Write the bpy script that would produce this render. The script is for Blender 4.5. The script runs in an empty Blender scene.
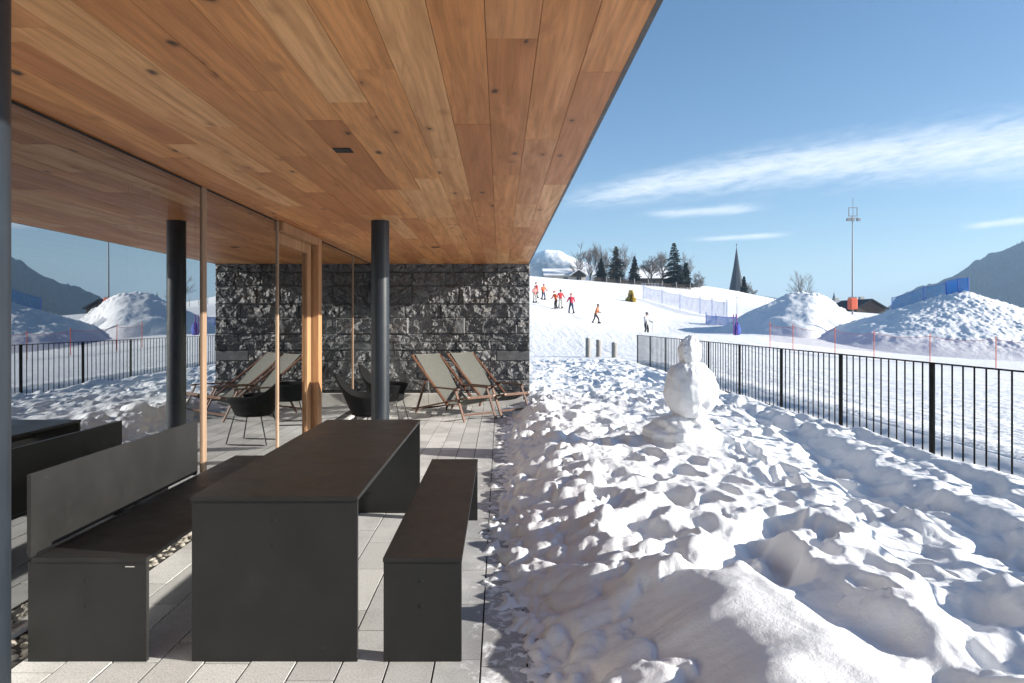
import bpy, bmesh, math, random
import numpy as np
from mathutils import Vector, Matrix, Euler

random.seed(7)
SC = bpy.context.scene
COL = SC.collection
R = math.radians

# ------------------------------------------------------------------ camera model
F = 683.0; VX, VY = 500.0, 322.0; EYE = 1.51
def at(px, py, d):
    return Vector(((px-VX)/F*d, d, EYE+(VY-py)/F*d))

cam = bpy.data.cameras.new('camera')
cam.sensor_width = 36; cam.lens = F/1024*36
cam.shift_x = 12/1024; cam.shift_y = -19.5/1024
cam.clip_start = .05; cam.clip_end = 20000
camo = bpy.data.objects.new('camera', cam); COL.objects.link(camo)
camo.location = (0, 0, EYE); camo.rotation_euler = (R(90), 0, 0)
SC.camera = camo

# ------------------------------------------------------------------ noise
def _hash(ix, iy, seed):
    h = (ix.astype(np.int64)*374761393 + iy.astype(np.int64)*668265263 + seed*974711) & 0xffffffff
    h = ((h ^ (h >> 13))*1274126177) & 0xffffffff
    return (h ^ (h >> 16)) & 0xffffffff
def perlin(x, y, seed=0):
    x = np.asarray(x, float); y = np.asarray(y, float)
    x, y = np.broadcast_arrays(x, y)
    ix = np.floor(x); iy = np.floor(y); fx = x-ix; fy = y-iy
    u = fx*fx*fx*(fx*(fx*6-15)+10); v = fy*fy*fy*(fy*(fy*6-15)+10)
    def g(dx, dy):
        a = _hash(ix+dx, iy+dy, seed)*(2*math.pi/4294967296.0)
        return np.cos(a)*(fx-dx)+np.sin(a)*(fy-dy)
    a = g(0, 0); b = g(1, 0); c = g(0, 1); d = g(1, 1)
    return ((a+(b-a)*u)*(1-v)+(c+(d-c)*u)*v)*1.4
def fbm(x, y, seed=0, oct=4, gain=.5):
    s = 0; a = 1; f = 1
    for k in range(oct):
        s = s+a*perlin(x*f, y*f, seed+k*17); a *= gain; f *= 2.03
    return s
def sst(a, b, x):
    t = np.clip((np.asarray(x, float)-a)/(b-a), 0, 1)
    return t*t*(3-2*t)

# ------------------------------------------------------------------ mesh helpers
def setp(o, label=None, cat=None, group=None, kind=None):
    for k, v in (('label', label), ('category', cat), ('group', group), ('kind', kind)):
        if v: o[k] = v
    return o
def link(name, me, mats, parent=None):
    o = bpy.data.objects.new(name, me); COL.objects.link(o)
    for m in (mats if isinstance(mats, (list, tuple)) else [mats]):
        me.materials.append(m)
    if parent: o.parent = parent
    return o
def empty(name, loc=(0, 0, 0), rz=0, label=None, cat=None, group=None):
    o = bpy.data.objects.new(name, None); COL.objects.link(o)
    o.empty_display_size = .2
    o.location = loc; o.rotation_euler = (0, 0, rz)
    return setp(o, label, cat, group)
def copy_tree(o, parent=None):
    c = o.copy(); COL.objects.link(c); c.parent = parent
    for ch in list(o.children): copy_tree(ch, c)
    return c

class MB:
    def __init__(s): s.v = []; s.f = []; s.sm = []; s.mi = []; s.rnd = []
    def add(s, vs, fs, smooth=False, mi=0, rnd=None):
        b = len(s.v); s.v += [tuple(v) for v in vs]
        r = random.random() if rnd is None else rnd
        for f in fs:
            s.f.append([b+i for i in f]); s.sm.append(smooth); s.mi.append(mi); s.rnd.append(r)
    def box(s, x0, x1, y0, y1, z0, z1, mi=0, rnd=None, M=None):
        vs = [(x, y, z) for z in (z0, z1) for y in (y0, y1) for x in (x0, x1)]
        if M is not None: vs = [M@Vector(v) for v in vs]
        s.add(vs, [(0, 2, 3, 1), (4, 5, 7, 6), (0, 1, 5, 4), (2, 6, 7, 3), (0, 4, 6, 2), (1, 3, 7, 5)], False, mi, rnd)
    def bar(s, p, q, w, h=None, up=(0, 0, 1), mi=0, rnd=None):
        p = Vector(p); q = Vector(q); h = h or w; d = (q-p).normalized()
        u = Vector(up)
        if abs(d.dot(u)) > .98: u = Vector((0, 1, 0))
        a = d.cross(u).normalized(); b = a.cross(d).normalized()
        vs = [c+a*(sx*w/2)+b*(sy*h/2) for c in (p, q) for sx, sy in ((-1, -1), (1, -1), (1, 1), (-1, 1))]
        s.add(vs, [(0, 1, 2, 3), (7, 6, 5, 4), (0, 4, 5, 1), (1, 5, 6, 2), (2, 6, 7, 3), (3, 7, 4, 0)], False, mi, rnd)
    def tube(s, pts, rad, n=10, smooth=True, cap=True, mi=0):
        pts = [Vector(p) for p in pts]; vs = []; k = len(pts)
        rads = rad if isinstance(rad, (list, tuple)) else [rad]*k
        pa = None
        for i in range(k):
            d = (pts[min(i+1, k-1)]-pts[max(i-1, 0)]).normalized()
            if pa is None:
                u = Vector((0, 0, 1)) if abs(d.z) < .9 else Vector((1, 0, 0))
                pa = d.cross(u).normalized()
            else:
                pa = (pa-d*pa.dot(d)).normalized()
            b = d.cross(pa)
            for j in range(n):
                a = 2*math.pi*j/n
                vs.append(pts[i]+(pa*math.cos(a)+b*math.sin(a))*rads[i])
        fs = [(i*n+j, i*n+(j+1) % n, (i+1)*n+(j+1) % n, (i+1)*n+j) for i in range(k-1) for j in range(n)]
        s.add(vs, fs, smooth, mi)
        if cap:
            s.add(vs[:n], [tuple(range(n))[::-1]], False, mi); s.add(vs[-n:], [tuple(range(n))], False, mi)
    def mesh(s, name, bevel=0):
        me = bpy.data.meshes.new(name); me.from_pydata(s.v, [], s.f)
        me.polygons.foreach_set('use_smooth', s.sm); me.polygons.foreach_set('material_index', s.mi)
        at_ = me.attributes.new('rnd', 'FLOAT', 'FACE'); at_.data.foreach_set('value', s.rnd)
        if bevel:
            bm = bmesh.new(); bm.from_mesh(me)
            bmesh.ops.remove_doubles(bm, verts=bm.verts, dist=1e-6)
            bmesh.ops.bevel(bm, geom=[e for e in bm.edges if len(e.link_faces) == 2 and e.calc_face_angle(0) > .6], offset=bevel, segments=2, profile=.7, affect='EDGES')
            bm.to_mesh(me); bm.free()
        me.update(); return me
    def build(s, name, mats, parent=None, bevel=0):
        return link(name, s.mesh(name, bevel), mats, parent)

def grid_mesh(name, X, Y, Z, smooth=True, flip=False):
    ny, nx = X.shape
    co = np.stack([X, Y, Z], -1).reshape(-1, 3).astype(np.float32)
    idx = np.arange(ny*nx).reshape(ny, nx)
    q = np.stack([idx[:-1, :-1], idx[:-1, 1:], idx[1:, 1:], idx[1:, :-1]], -1).reshape(-1, 4)
    if flip: q = q[:, ::-1]
    n = len(q)
    me = bpy.data.meshes.new(name)
    me.vertices.add(len(co)); me.vertices.foreach_set('co', co.ravel())
    me.loops.add(n*4); me.loops.foreach_set('vertex_index', q.ravel().astype(np.int32))
    me.polygons.add(n); me.polygons.foreach_set('loop_start', np.arange(0, n*4, 4, dtype=np.int32))
    me.polygons.foreach_set('loop_total', np.full(n, 4, np.int32))
    me.polygons.foreach_set('use_smooth', np.full(n, smooth))
    me.update(calc_edges=True); return me

# ------------------------------------------------------------------ materials
class NT:
    def __init__(s, tree): s.t = tree; s.n = tree.nodes; s.l = tree.links
    def new(s, typ, **kw):
        n = s.n.new(typ)
        for k, v in kw.items(): setattr(n, k, v)
        return n
    def put(s, sock, v):
        if isinstance(v, bpy.types.NodeSocket): s.l.new(v, sock)
        elif v is not None: sock.default_value = v
    def m(s, op, a, b=None, c=None, clamp=False):
        n = s.new('ShaderNodeMath', operation=op, use_clamp=clamp)
        for i, v in enumerate((a, b, c)): s.put(n.inputs[i], v)
        return n.outputs[0]
    def mapr(s, v, a, b, c=0., d=1., smooth=False):
        n = s.new('ShaderNodeMapRange', interpolation_type='SMOOTHSTEP' if smooth else 'LINEAR')
        for i, x in enumerate((v, a, b, c, d)): s.put(n.inputs[i], x)
        return n.outputs[0]
    def mix(s, f, a, b, blend='MIX'):
        n = s.new('ShaderNodeMix', data_type='RGBA', blend_type=blend)
        s.put(n.inputs[0], f); s.put(n.inputs[6], col(a)); s.put(n.inputs[7], col(b)); return n.outputs[2]
    def noise(s, vec, scale, detail=4., rough=.55, dist=0.):
        n = s.new('ShaderNodeTexNoise')
        if vec is not None: s.l.new(vec, n.inputs['Vector'])
        s.put(n.inputs['Scale'], scale); s.put(n.inputs['Detail'], detail); s.put(n.inputs['Roughness'], rough); s.put(n.inputs['Distortion'], dist)
        return n.outputs['Fac']
    def obj(s): return s.new('ShaderNodeTexCoord').outputs['Object']
    def mapping(s, vec, scale=(1, 1, 1), loc=(0, 0, 0)):
        n = s.new('ShaderNodeMapping'); s.put(n.inputs['Vector'], vec); s.put(n.inputs['Scale'], scale); s.put(n.inputs['Location'], loc); return n.outputs[0]
    def bump(s, h, strength=.3, dist=.01, normal=None):
        n = s.new('ShaderNodeBump'); s.put(n.inputs['Strength'], strength); s.put(n.inputs['Distance'], dist); s.put(n.inputs['Height'], h); s.put(n.inputs['Normal'], normal); return n.outputs[0]
    def attr(s, name):
        n = s.new('ShaderNodeAttribute'); n.attribute_name = name; return n.outputs['Fac']
def col(c):
    if isinstance(c, (tuple, list)) and len(c) == 3: return (*c, 1.)
    return c
def new_mat(name):
    m = bpy.data.materials.new(name); m.use_nodes = True; t = NT(m.node_tree); t.n.clear()
    out = t.new('ShaderNodeOutputMaterial'); b = t.new('ShaderNodeBsdfPrincipled'); t.l.new(b.outputs[0], out.inputs[0])
    return m, t, b, out
def simple(name, c, rough=.6, var=.25, scale=8., bump=.0, bscale=60., metal=0., spec=.5, stretch=(1, 1, 1)):
    m, t, b, o = new_mat(name)
    v = t.mapping(t.obj(), stretch)
    f = t.mapr(t.noise(v, scale, 5), .3, .7)
    lo = tuple(x*(1-var) for x in c); hi = tuple(min(1, x*(1+var)) for x in c)
    t.put(b.inputs['Base Color'], t.mix(f, lo, hi)); t.put(b.inputs['Roughness'], t.mapr(t.noise(v, scale*2.3, 3), .3, .7, rough*.88, min(1, rough*1.1)))
    b.inputs['Metallic'].default_value = metal; b.inputs['Specular IOR Level'].default_value = spec
    if bump: t.put(b.inputs['Normal'], t.bump(t.noise(v, bscale, 5), bump, .01))
    return m

def wood_mat(name, tones, axis='y', rough=.5, seams=True, grain=1., knots=True):
    m, t, b, o = new_mat(name)
    r = t.attr('rnd')
    off = t.new('ShaderNodeCombineXYZ'); t.put(off.inputs[0], t.m('MULTIPLY', r, 37.)); t.put(off.inputs[1], t.m('MULTIPLY', r, 91.)); t.put(off.inputs[2], t.m('MULTIPLY', r, 13.))
    va = t.new('ShaderNodeVectorMath', operation='ADD'); t.l.new(t.obj(), va.inputs[0]); t.l.new(off.outputs[0], va.inputs[1]); v = va.outputs[0]
    S = {'y': (1, .09, 1), 'z': (1, 1, .09), 'x': (.09, 1, 1)}[axis]
    vs = t.mapping(v, S)
    big = t.noise(vs, 9, 4, .6, 1.2)
    fine = t.noise(t.mapping(v, tuple(1 if k == 1 else .03 for k in S)), 160, 3, .6)
    # cathedral rings
    w = t.new('ShaderNodeTexWave', wave_type='BANDS', bands_direction='X' if axis != 'x' else 'Y'); t.l.new(t.mapping(v, S), w.inputs['Vector'])
    t.put(w.inputs['Scale'], 5.5); t.put(w.inputs['Distortion'], 9.); t.put(w.inputs['Detail'], 3.); t.put(w.inputs['Detail Scale'], 1.3)
    mid = t.noise(t.mapping(v, tuple(1 if k == 1 else .045 for k in S)), 52, 4, .65, .4)
    c = t.mix(r, tones[0], tones[1])
    c = t.mix(t.mapr(mid, .50, .72, 0, .42*grain), c, tuple(x*.42 for x in tones[1]))
    r2 = t.m('FRACT', t.m('MULTIPLY', r, 7.31))
    c = t.mix(t.mapr(r2, .55, 1., 0, .8), c, tones[2])
    c = t.mix(t.mapr(big, .40, .68, 0, .55*grain), c, tuple(x*.55 for x in tones[1]))
    c = t.mix(t.mapr(w.outputs['Fac'], .55, 1., 0, .27*grain), c, tuple(x*.5 for x in tones[0]))
    c = t.mix(t.mapr(fine, .5, .75, 0, .36*grain), c, tuple(x*.45 for x in tones[0]))
    if knots:
        vo = t.new('ShaderNodeTexVoronoi'); t.put(vo.inputs['Scale'], 3.0)
        sc = {'y': (1.9, 1., .01), 'z': (1.9, .01, 1.), 'x': (1., 1.9, .01)}[axis]
        nz = t.new('ShaderNodeTexNoise'); t.put(nz.inputs['Scale'], 14.); t.l.new(v, nz.inputs['Vector'])
        vm = t.new('ShaderNodeMix', data_type='VECTOR'); vm.inputs[0].default_value = .05; t.l.new(t.mapping(v, sc), vm.inputs[4]); t.l.new(nz.outputs['Color'], vm.inputs[5])
        t.l.new(vm.outputs[1], vo.inputs['Vector'])
        szn = t.m('MULTIPLY', t.mapr(t.noise(t.mapping(v, (.9, .9, .9)), 1.9, 1), .34, .62, .2, 1.), .17)
        kn = t.mapr(vo.outputs['Distance'], t.m('MULTIPLY', szn, .3), szn, 1., 0., True)
        halo = t.mapr(vo.outputs['Distance'], .0, .28, .6, 0., True)
        c = t.mix(halo, c, tuple(x*.55 for x in tones[1]))
        c = t.mix(t.m('MULTIPLY', kn, .92), c, (.018, .011, .008))
    t.put(b.inputs['Base Color'], c)
    t.put(b.inputs['Roughness'], t.mapr(big, .3, .7, rough*.85, rough*1.15)); b.inputs['Specular IOR Level'].default_value = .35
    t.put(b.inputs['Normal'], t.bump(fine, .12, .003))
    return m

M_ceil = wood_mat('oak soffit boards', [(.76, .345, .118), (.50, .185, .06), (.82, .465, .21)])
M_oak = wood_mat('oak frame', [(.46, .25, .12), (.40, .2, .09), (.48, .3, .16)], 'z', knots=False)
M_pale_wood = wood_mat('pale oiled wood', [(.36, .25, .17), (.31, .21, .14), (.40, .29, .20)], 'z', knots=False)
M_deckwood = wood_mat('deck chair hardwood', [(.13, .062, .036), (.10, .048, .03), (.17, .085, .05)], 'x', knots=False, rough=.45)

def snow_mat(name, fine=1., fscale=1.):
    m, t, b, o = new_mat(name)
    v = t.obj()
    f = t.mapr(t.noise(v, 1.3*fscale, 5), .35, .7)
    c = t.mix(f, (.70, .715, .735), (.76, .77, .78))
    t.put(b.inputs['Base Color'], c); b.inputs['Roughness'].default_value = .62
    b.inputs['Specular IOR Level'].default_value = .3
    h = t.m('ADD', t.noise(v, 26*fscale, 6, .65), t.m('MULTIPLY', t.noise(v, 170*fscale, 3, .7), .35))
    t.put(b.inputs['Normal'], t.bump(h, .42*fine, .02/fscale))
    return m
M_snow = snow_mat('snow trodden')
M_field = None
def field_mat():
    m, t, b, o = new_mat('snow groomed')
    v = t.obj()
    c = t.mix(t.mapr(t.noise(v, .05, 4), .35, .7), (.70, .715, .735), (.76, .77, .78))
    t.put(b.inputs['Base Color'], c); b.inputs['Roughness'].default_value = .6; b.inputs['Specular IOR Level'].default_value = .3
    tr = t.noise(t.mapping(v, (.18, 2.2, 1)), 1.0, 5, .6, .6)
    tr2 = t.noise(t.mapping(v, (1.6, .25, 1)), .8, 5, .6, .8)
    h = t.m('ADD', t.m('ADD', tr, t.m('MULTIPLY', tr2, .6)), t.m('MULTIPLY', t.noise(v, 4.5, 5, .65), .5))
    t.put(b.inputs['Normal'], t.bump(h, .7, .2))
    return m
M_field = field_mat()
M_mound = snow_mat('snow piled', 1., .22)

def stone_mat():
    m, t, b, o = new_mat('split basalt')
    v = t.obj()
    r = t.attr('tone')
    c = t.mix(t.mapr(t.noise(v, 7, 6, .65), .3, .7), (.045, .047, .05), (.17, .172, .176))
    c = t.mix(t.mapr(t.noise(v, 45, 4, .6), .5, .75, 0, .4), c, (.36, .365, .37))
    c = t.mix(t.mapr(t.noise(v, 2.2, 3, .6), .58, .7, 0, .3), c, (.16, .125, .085))
    c = t.mix(t.m('MULTIPLY', r, .7), c, (.04, .041, .044))
    t.put(b.inputs['Base Color'], c); b.inputs['Roughness'].default_value = .6
    t.put(b.inputs['Normal'], t.bump(t.noise(v, 90, 5, .7), .35, .008))
    return m
M_stone = stone_mat()

def paver_mat():
    m, t, b, o = new_mat('granite paving')
    v = t.obj(); r = t.attr('rnd')
    c = t.mix(r, (.42, .418, .405), (.60, .598, .58))
    c = t.mix(t.mapr(t.noise(v, 110, 4, .8), .46, .66, 0, .75), c, (.2, .198, .195))
    c = t.mix(t.mapr(t.noise(v, 150, 3, .8), .55, .7, 0, .6), c, (.74, .73, .71))
    c = t.mix(t.mapr(t.noise(v, 3.2, 6, .65), .48, .72, 0, .4), c, (.2, .2, .2))
    # thin frost and slush smears towards the snow side
    sx = t.new('ShaderNodeSeparateXYZ'); t.l.new(v, sx.inputs[0])
    near = t.mapr(sx.outputs[0], -.42, .0, 0., 1., True)
    wet = t.m('MULTIPLY', near, t.mapr(t.noise(v, 2.0, 4), .3, .55, .2, 1.))
    c = t.mix(t.m('MULTIPLY', wet, .55), c, (.12, .125, .135))
    fr = t.mapr(t.m('ADD', t.noise(v, 11, 7, .75, .5), t.m('MULTIPLY', near, .17)), .68, .78, 0., .85)
    c = t.mix(t.m('MULTIPLY', fr, t.mapr(sx.outputs[0], -.6, -.1)), c, (.8, .82, .84))
    t.put(b.inputs['Base Color'], c)
    t.put(b.inputs['Roughness'], t.mapr(wet, 0, 1, .75, .42))
    t.put(b.inputs['Normal'], t.bump(t.noise(v, 200, 4, .7), .25, .004))
    return m
M_paver = paver_mat()
def hpl_mat():
    m, t, b, o = new_mat('anthracite laminate'); v = t.obj()
    c = t.mix(t.mapr(t.noise(v, 2.6, 5, .6), .35, .7), (.0135, .0135, .013), (.0185, .0184, .0178))
    dust = t.mapr(t.noise(v, 5., 8, .72, .6), .56, .80, 0, .03)
    c = t.mix(dust, c, (.3, .29, .27))
    sc = t.mapr(t.noise(t.mapping(v, (40., 3., 40.)), 2.2, 3, .7), .70, .78, 0, .05); c = t.mix(sc, c, (.25, .24, .22))
    sp = t.new('ShaderNodeTexVoronoi'); t.put(sp.inputs['Scale'], 9.); t.l.new(v, sp.inputs['Vector'])
    c = t.mix(t.mapr(sp.outputs['Distance'], .012, .03, .25, 0.), c, (.4, .39, .37))
    t.put(b.inputs['Base Color'], c); t.put(b.inputs['Roughness'], t.mapr(t.noise(v, 6., 6, .65), .3, .7, .36, .54)); b.inputs['Specular IOR Level'].default_value = .32
    t.put(b.inputs['Normal'], t.bump(t.noise(v, 420, 3, .6), .05, .003)); return m
M_hpl = hpl_mat()
M_steel = simple('blue black steel', (.013, .018, .024), .4, .2, 5., .03, 90, metal=.0, spec=.45)
M_black = simple('black painted metal', (.012, .012, .013), .45, .2, 6., .03, 80)
M_rail = simple('black railing steel', (.005, .005, .0055), .8, .2, 6., .03, 80, spec=.1)
M_alu = simple('pale aluminium sill', (.55, .54, .52), .5, .1, 5.)
M_gap = simple('dark shadow gap', (.01, .01, .01), .8, .2)
M_conc = simple('pale concrete', (.42, .41, .385), .85, .15, 5., .3, 60)
M_sling = simple('grey green sling', (.105, .107, .094), .9, .1, 25., .25, 300)
M_wicker = simple('black woven cord', (.006, .006, .0065), .85, .3, 60., .8, 120, spec=.15)
M_inner_floor = simple('dark timber floor', (.09, .06, .04), .5, .3, 3., stretch=(6, 1, 1))
M_inner_wall = simple('dark room wall', (.045, .038, .033), .8, .2, 2.)
M_pebble = simple('river pebbles', (.27, .25, .215), .8, .45, 14.)
M_roofmetal = simple('roof metal', (.05, .05, .052), .5, .2)

def glass_mat():
    m, t, b, o = new_mat('coated glass'); t.n.remove(b)
    tr = t.new('ShaderNodeBsdfTransparent'); tr.inputs[0].default_value = (.27, .29, .285, 1)
    gl = t.new('ShaderNodeBsdfGlossy'); gl.inputs['Roughness'].default_value = .0; gl.inputs[0].default_value = (.93, .96, .98, 1)
    nz = t.bump(t.noise(t.mapping(t.obj(), (1, 1, .6)), .9, 1), .02, .02); t.l.new(nz, gl.inputs['Normal'])
    lw = t.new('ShaderNodeLayerWeight'); lw.inputs['Blend'].default_value = .5
    f = t.m('ADD', .43, t.m('MULTIPLY', t.m('POWER', lw.outputs['Facing'], 3.), .6), clamp=True)
    mx = t.new('ShaderNodeMixShader'); t.l.new(f, mx.inputs[0]); t.l.new(tr.outputs[0], mx.inputs[1]); t.l.new(gl.outputs[0], mx.inputs[2]); t.l.new(mx.outputs[0], o.inputs[0])
    return m
M_glass = glass_mat()
def clear_mat(name, c=(.9, .92, .91), fac=.0):
    m, t, b, o = new_mat(name); t.n.remove(b)
    tr = t.new('ShaderNodeBsdfTransparent'); tr.inputs[0].default_value = (*c, 1); t.l.new(tr.outputs[0], o.inputs[0]); return m
M_clear = clear_mat('glass inner face')
def net_mat(name, c, op, scale=0.):
    m, t, b, o = new_mat(name)
    b.inputs['Roughness'].default_value = .7
    v = t.obj(); t.put(b.inputs['Base Color'], t.mix(t.noise(v, 1.2, 3), tuple(x*.8 for x in c), c))
    tr = t.new('ShaderNodeBsdfTransparent'); mx = t.new('ShaderNodeMixShader')
    t.put(mx.inputs[0], t.mapr(t.noise(v, 1.6, 4), .3, .7, op*.75, min(1, op*1.2)))
    t.l.new(tr.outputs[0], mx.inputs[1]); t.l.new(b.outputs[0], mx.inputs[2]); t.l.new(mx.outputs[0], o.inputs[0]); return m
M_sheer = net_mat('sheer curtain', (.7, .68, .63), .78)
M_tape = simple('white heading tape', (.8, .8, .78), .8, .05)

# ------------------------------------------------------------------ terrain
CP = []
def cp(px, py, d): p = at(px, py, d); CP.append(tuple(p))
for a in [(800, 360, 30), (1000, 372, 26), (900, 352, 40), (1010, 352, 45), (930, 340, 52), (790, 329, 52), (700, 333, 45), (646, 337, 50), (620, 345, 35),
          (595, 322, 52), (571, 312, 52), (556, 309, 53), (537, 300, 58), (560, 346, 35), (530, 352, 33), (540, 331, 40),
          (530, 276, 120), (600, 283, 120), (690, 294, 120), (760, 301, 130), (830, 309, 130), (900, 318, 130), (560, 290, 85), (640, 300, 85), (700, 310, 85),
          (740, 318, 75), (735, 290.5, 135), (715, 291.5, 128), (845, 312, 85), (1000, 330, 120)]: cp(*a)
CP += [(x, y, .12) for x in (-1, 2.5, 5.2, 9) for y in (6, 12, 18, 24)]
CP += [(x, y, .10) for x in (1, 4, 8) for y in (1, -6)] + [(16, 8, -.1), (16, 18, -.15), (30, 15, -.5), (40, 35, -.8), (60, 60, -.6), (100, 100, 0), (150, 50, -.5), (25, -20, -.2), (0, -30, 0), (80, -60, -.6),
       (-20, 5, .2), (-25, 30, 1.5), (-15, 60, 5), (-40, 100, 10), (-80, 60, 6), (-30, -30, .2), (-100, -60, 1), (20, 170, 8.2), (50, 180, 5), (0, 240, 6), (60, 250, 3), (120, 200, 0.5), (-80, 200, 10), (0, 160, 9)]
CP = np.array(CP)
_cs = .02
def _tps(r2): return np.where(r2 > 1e-12, .5*r2*np.log(np.maximum(r2, 1e-12)), 0)
_n = len(CP); _P = CP[:, :2]*_cs
_K = _tps(((_P[:, None]-_P[None])**2).sum(-1))+np.eye(_n)*2e-3
_A = np.zeros((_n+3, _n+3)); _A[:_n, :_n] = _K; _A[:_n, _n] = 1; _A[:_n, n2:=_n+1] = _P[:, 0]; _A[:_n, _n+2] = _P[:, 1]; _A[_n:, :_n] = _A[:_n, _n:].T
_W = np.linalg.solve(_A, np.concatenate([CP[:, 2], [0, 0, 0]]))
def terrain(x, y):
    x = np.asarray(x, float); y = np.asarray(y, float); x, y = np.broadcast_arrays(x, y)
    xs = np.clip(x, -200, 260)*_cs; ys = np.clip(y, -150, 300)*_cs
    z = _W[_n]+_W[_n+1]*xs+_W[_n+2]*ys
    for i in range(_n): z = z+_W[i]*_tps((xs-_P[i, 0])**2+(ys-_P[i, 1])**2)
    z = np.clip(z, -4, 14)
    r = np.hypot(x-20, y-60); k = 1-sst(150, 420, r)
    z = z*k+(-2.)*(1-k)
    # ditch just beyond the railing
    wy = (1-sst(22, 27, y))*sst(-8, -3, y)
    z = z-wy*.10*np.exp(-((x-4.75)/.28)**2)+wy*.035*np.exp(-((x-5.45)/.25)**2)
    return z
def ground_z(x, y): return float(terrain(np.array([x]), np.array([y]))[0])

# field sheet
N = 420
t = np.linspace(-1, 1, N); gx = 2.5+3500*np.sinh(9.*t)/np.sinh(9.)
gy = 12+3500*np.sinh(9.*t)/np.sinh(9.)
X, Y = np.meshgrid(gx, gy)
Z = terrain(X, Y)
dd = np.hypot(X, Y)
Z = Z+fbm(X*.25, Y*.25, 3, 3)*.05*sst(26, 40, Y)*(1-sst(300, 800, dd))+fbm(X*1.1, Y*1.1, 5, 3)*.012
reg1 = sst(-9.2, -8.8, X)*(1-sst(4.75, 5.15, X))*sst(-6.5, -6, Y)*(1-sst(12.7, 13.0, Y))
reg2 = sst(-.2, .1, X)*(1-sst(4.75, 5.15, X))*sst(12, 12.5, Y)*(1-sst(25.6, 26.8, Y))
Z = Z-.6*np.maximum(reg1, reg2)
snow_field = link('snow_field', grid_mesh('snow_field', X, Y, Z), M_field); setp(snow_field, kind='structure')

# trodden snow bank between terrace and railing
rows = np.exp(np.linspace(math.log(.55), math.log(27.0), 900)); cols = np.linspace(-.62, 5.35, 560)
X, Y = np.meshgrid(cols, rows)
base = terrain(X, Y)
ey = [0, 2.6, 2.86, 3.05, 3.7, 4.5, 5.2, 6.5, 8, 9.5, 11, 12.5, 13.2, 27]; ex = [.3, .2, .14, .11, .0, -.04, -.07, .0, .02, .05, .1, .25, .0, .0]
XE = np.interp(Y, ey, ex)+fbm(Y*2.4, Y*0+3, 11, 4)*.07
s = X-XE
HC = np.interp(Y, [0, 2, 3, 4, 5, 6.5, 8, 10, 14, 27], [.24, .25, .25, .25, .24, .21, .18, .17, .16, .12])
CW = np.interp(Y, [0, 2.4, 3.2, 4, 5.5, 7, 10, 14, 27], [.75, .75, .8, .82, .75, .62, .5, .45, .5])
CW = CW*(1+.35*fbm(Y*1.3, Y*0+9, 23, 3))
skirt = .035*sst(-.03, .22, s)
rise = sst(.22, 1.0, s/CW*.82)
plate = 1-.62*sst(.9, 3.6, s)
H = skirt+(HC-.03)*rise*plate
# broad undulation
und = fbm(X*.8, Y*.8, 31, 3)
H = H+und*.06*rise
smooth_m = np.exp(-(((X-1.02)/.42)**2+((Y-2.45)/.75)**2)) # smooth wind packed hump near the camera
H = H+smooth_m*.09
H = H+.34*np.exp(-(((X-2.45)/.45)**2+((Y-1.75)/.5)**2))  # unseen heap out of frame, added to throw shadow over the near snow
rough = np.clip(rise*(1-.92*np.clip(smooth_m*1.7, 0, 1)), 0, 1)
# troughs trodden along the railing
def trough(path, w, dep, seed, lip=.22):
    global H
    py_ = [p[1] for p in path]; px_ = [p[0] for p in path]
    o = np.argsort(py_); xc = np.interp(Y, np.array(py_)[o], np.array(px_)[o])+fbm(Y*1.6, Y*0+seed, seed, 3)*.10
    inside = sst(min(py_)-.3, min(py_)+.2, Y)*(1-sst(max(py_)-.3, max(py_)+.4, Y))
    dw = w*(1+.4*fbm(Y*2.2, Y*0+seed+5, seed+5, 2)); q = (X-xc)/dw
    n = fbm(X*2.2, Y*2.2, seed+2, 2)*.6
    H = H-inside*dep*(1+.5*n)*np.exp(-(q*q)**1.6)+inside*dep*lip*(1+n)*np.exp(-((np.abs(q)-1.35)/.4)**2)
trough([(1.62, 1.0), (1.55, 2.5), (1.42, 3.3), (1.36, 4.1)], .2, .09, 41)
trough([(2.0, 2.0), (2.1, 2.8), (2.45, 4.0), (2.75, 5.0), (3.0, 7)], .24, .09, 45)
trough([(2.6, 2.2), (3.0, 4.1), (3.2, 6), (3.8, 9), (4.0, 13), (3.7, 18)], .24, .12, 51)
trough([(3.6, 2.5), (3.9, 5), (4.2, 8), (4.35, 12)], .16, .07, 57)
# footprints
LUMP = np.zeros_like(X)
rng = np.random.default_rng(5)
def stamp(cx, cy, rx, ry, ang, dep, power=1.5, rim=.3, dome=False):
    global H
    m = max(rx, ry)*2.2
    i0, i1 = np.searchsorted(rows, [cy-m, cy+m]); j0, j1 = np.searchsorted(cols, [cx-m, cx+m])
    if i1-i0 < 2 or j1-j0 < 2: return
    xx = X[i0:i1, j0:j1]-cx; yy = Y[i0:i1, j0:j1]-cy
    c, s_ = math.cos(ang), math.sin(ang)
    a = (xx*c+yy*s_)/rx; b = (-xx*s_+yy*c)/ry
    r2 = a*a+b*b
    if dome:
        n = fbm(xx*9/max(.4, m*4)+cx*7, yy*9/max(.4, m*4)+cy*3, 61, 2)
        d = dep*np.sqrt(np.clip(1-r2*(1+.7*n), 0, 1))
        LUMP[i0:i1, j0:j1] = np.maximum(LUMP[i0:i1, j0:j1], d)
    else:
        H[i0:i1, j0:j1] += -dep*np.exp(-r2**power)+dep*rim*np.exp(-((np.sqrt(r2)-1.35)/.3)**2)
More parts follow.
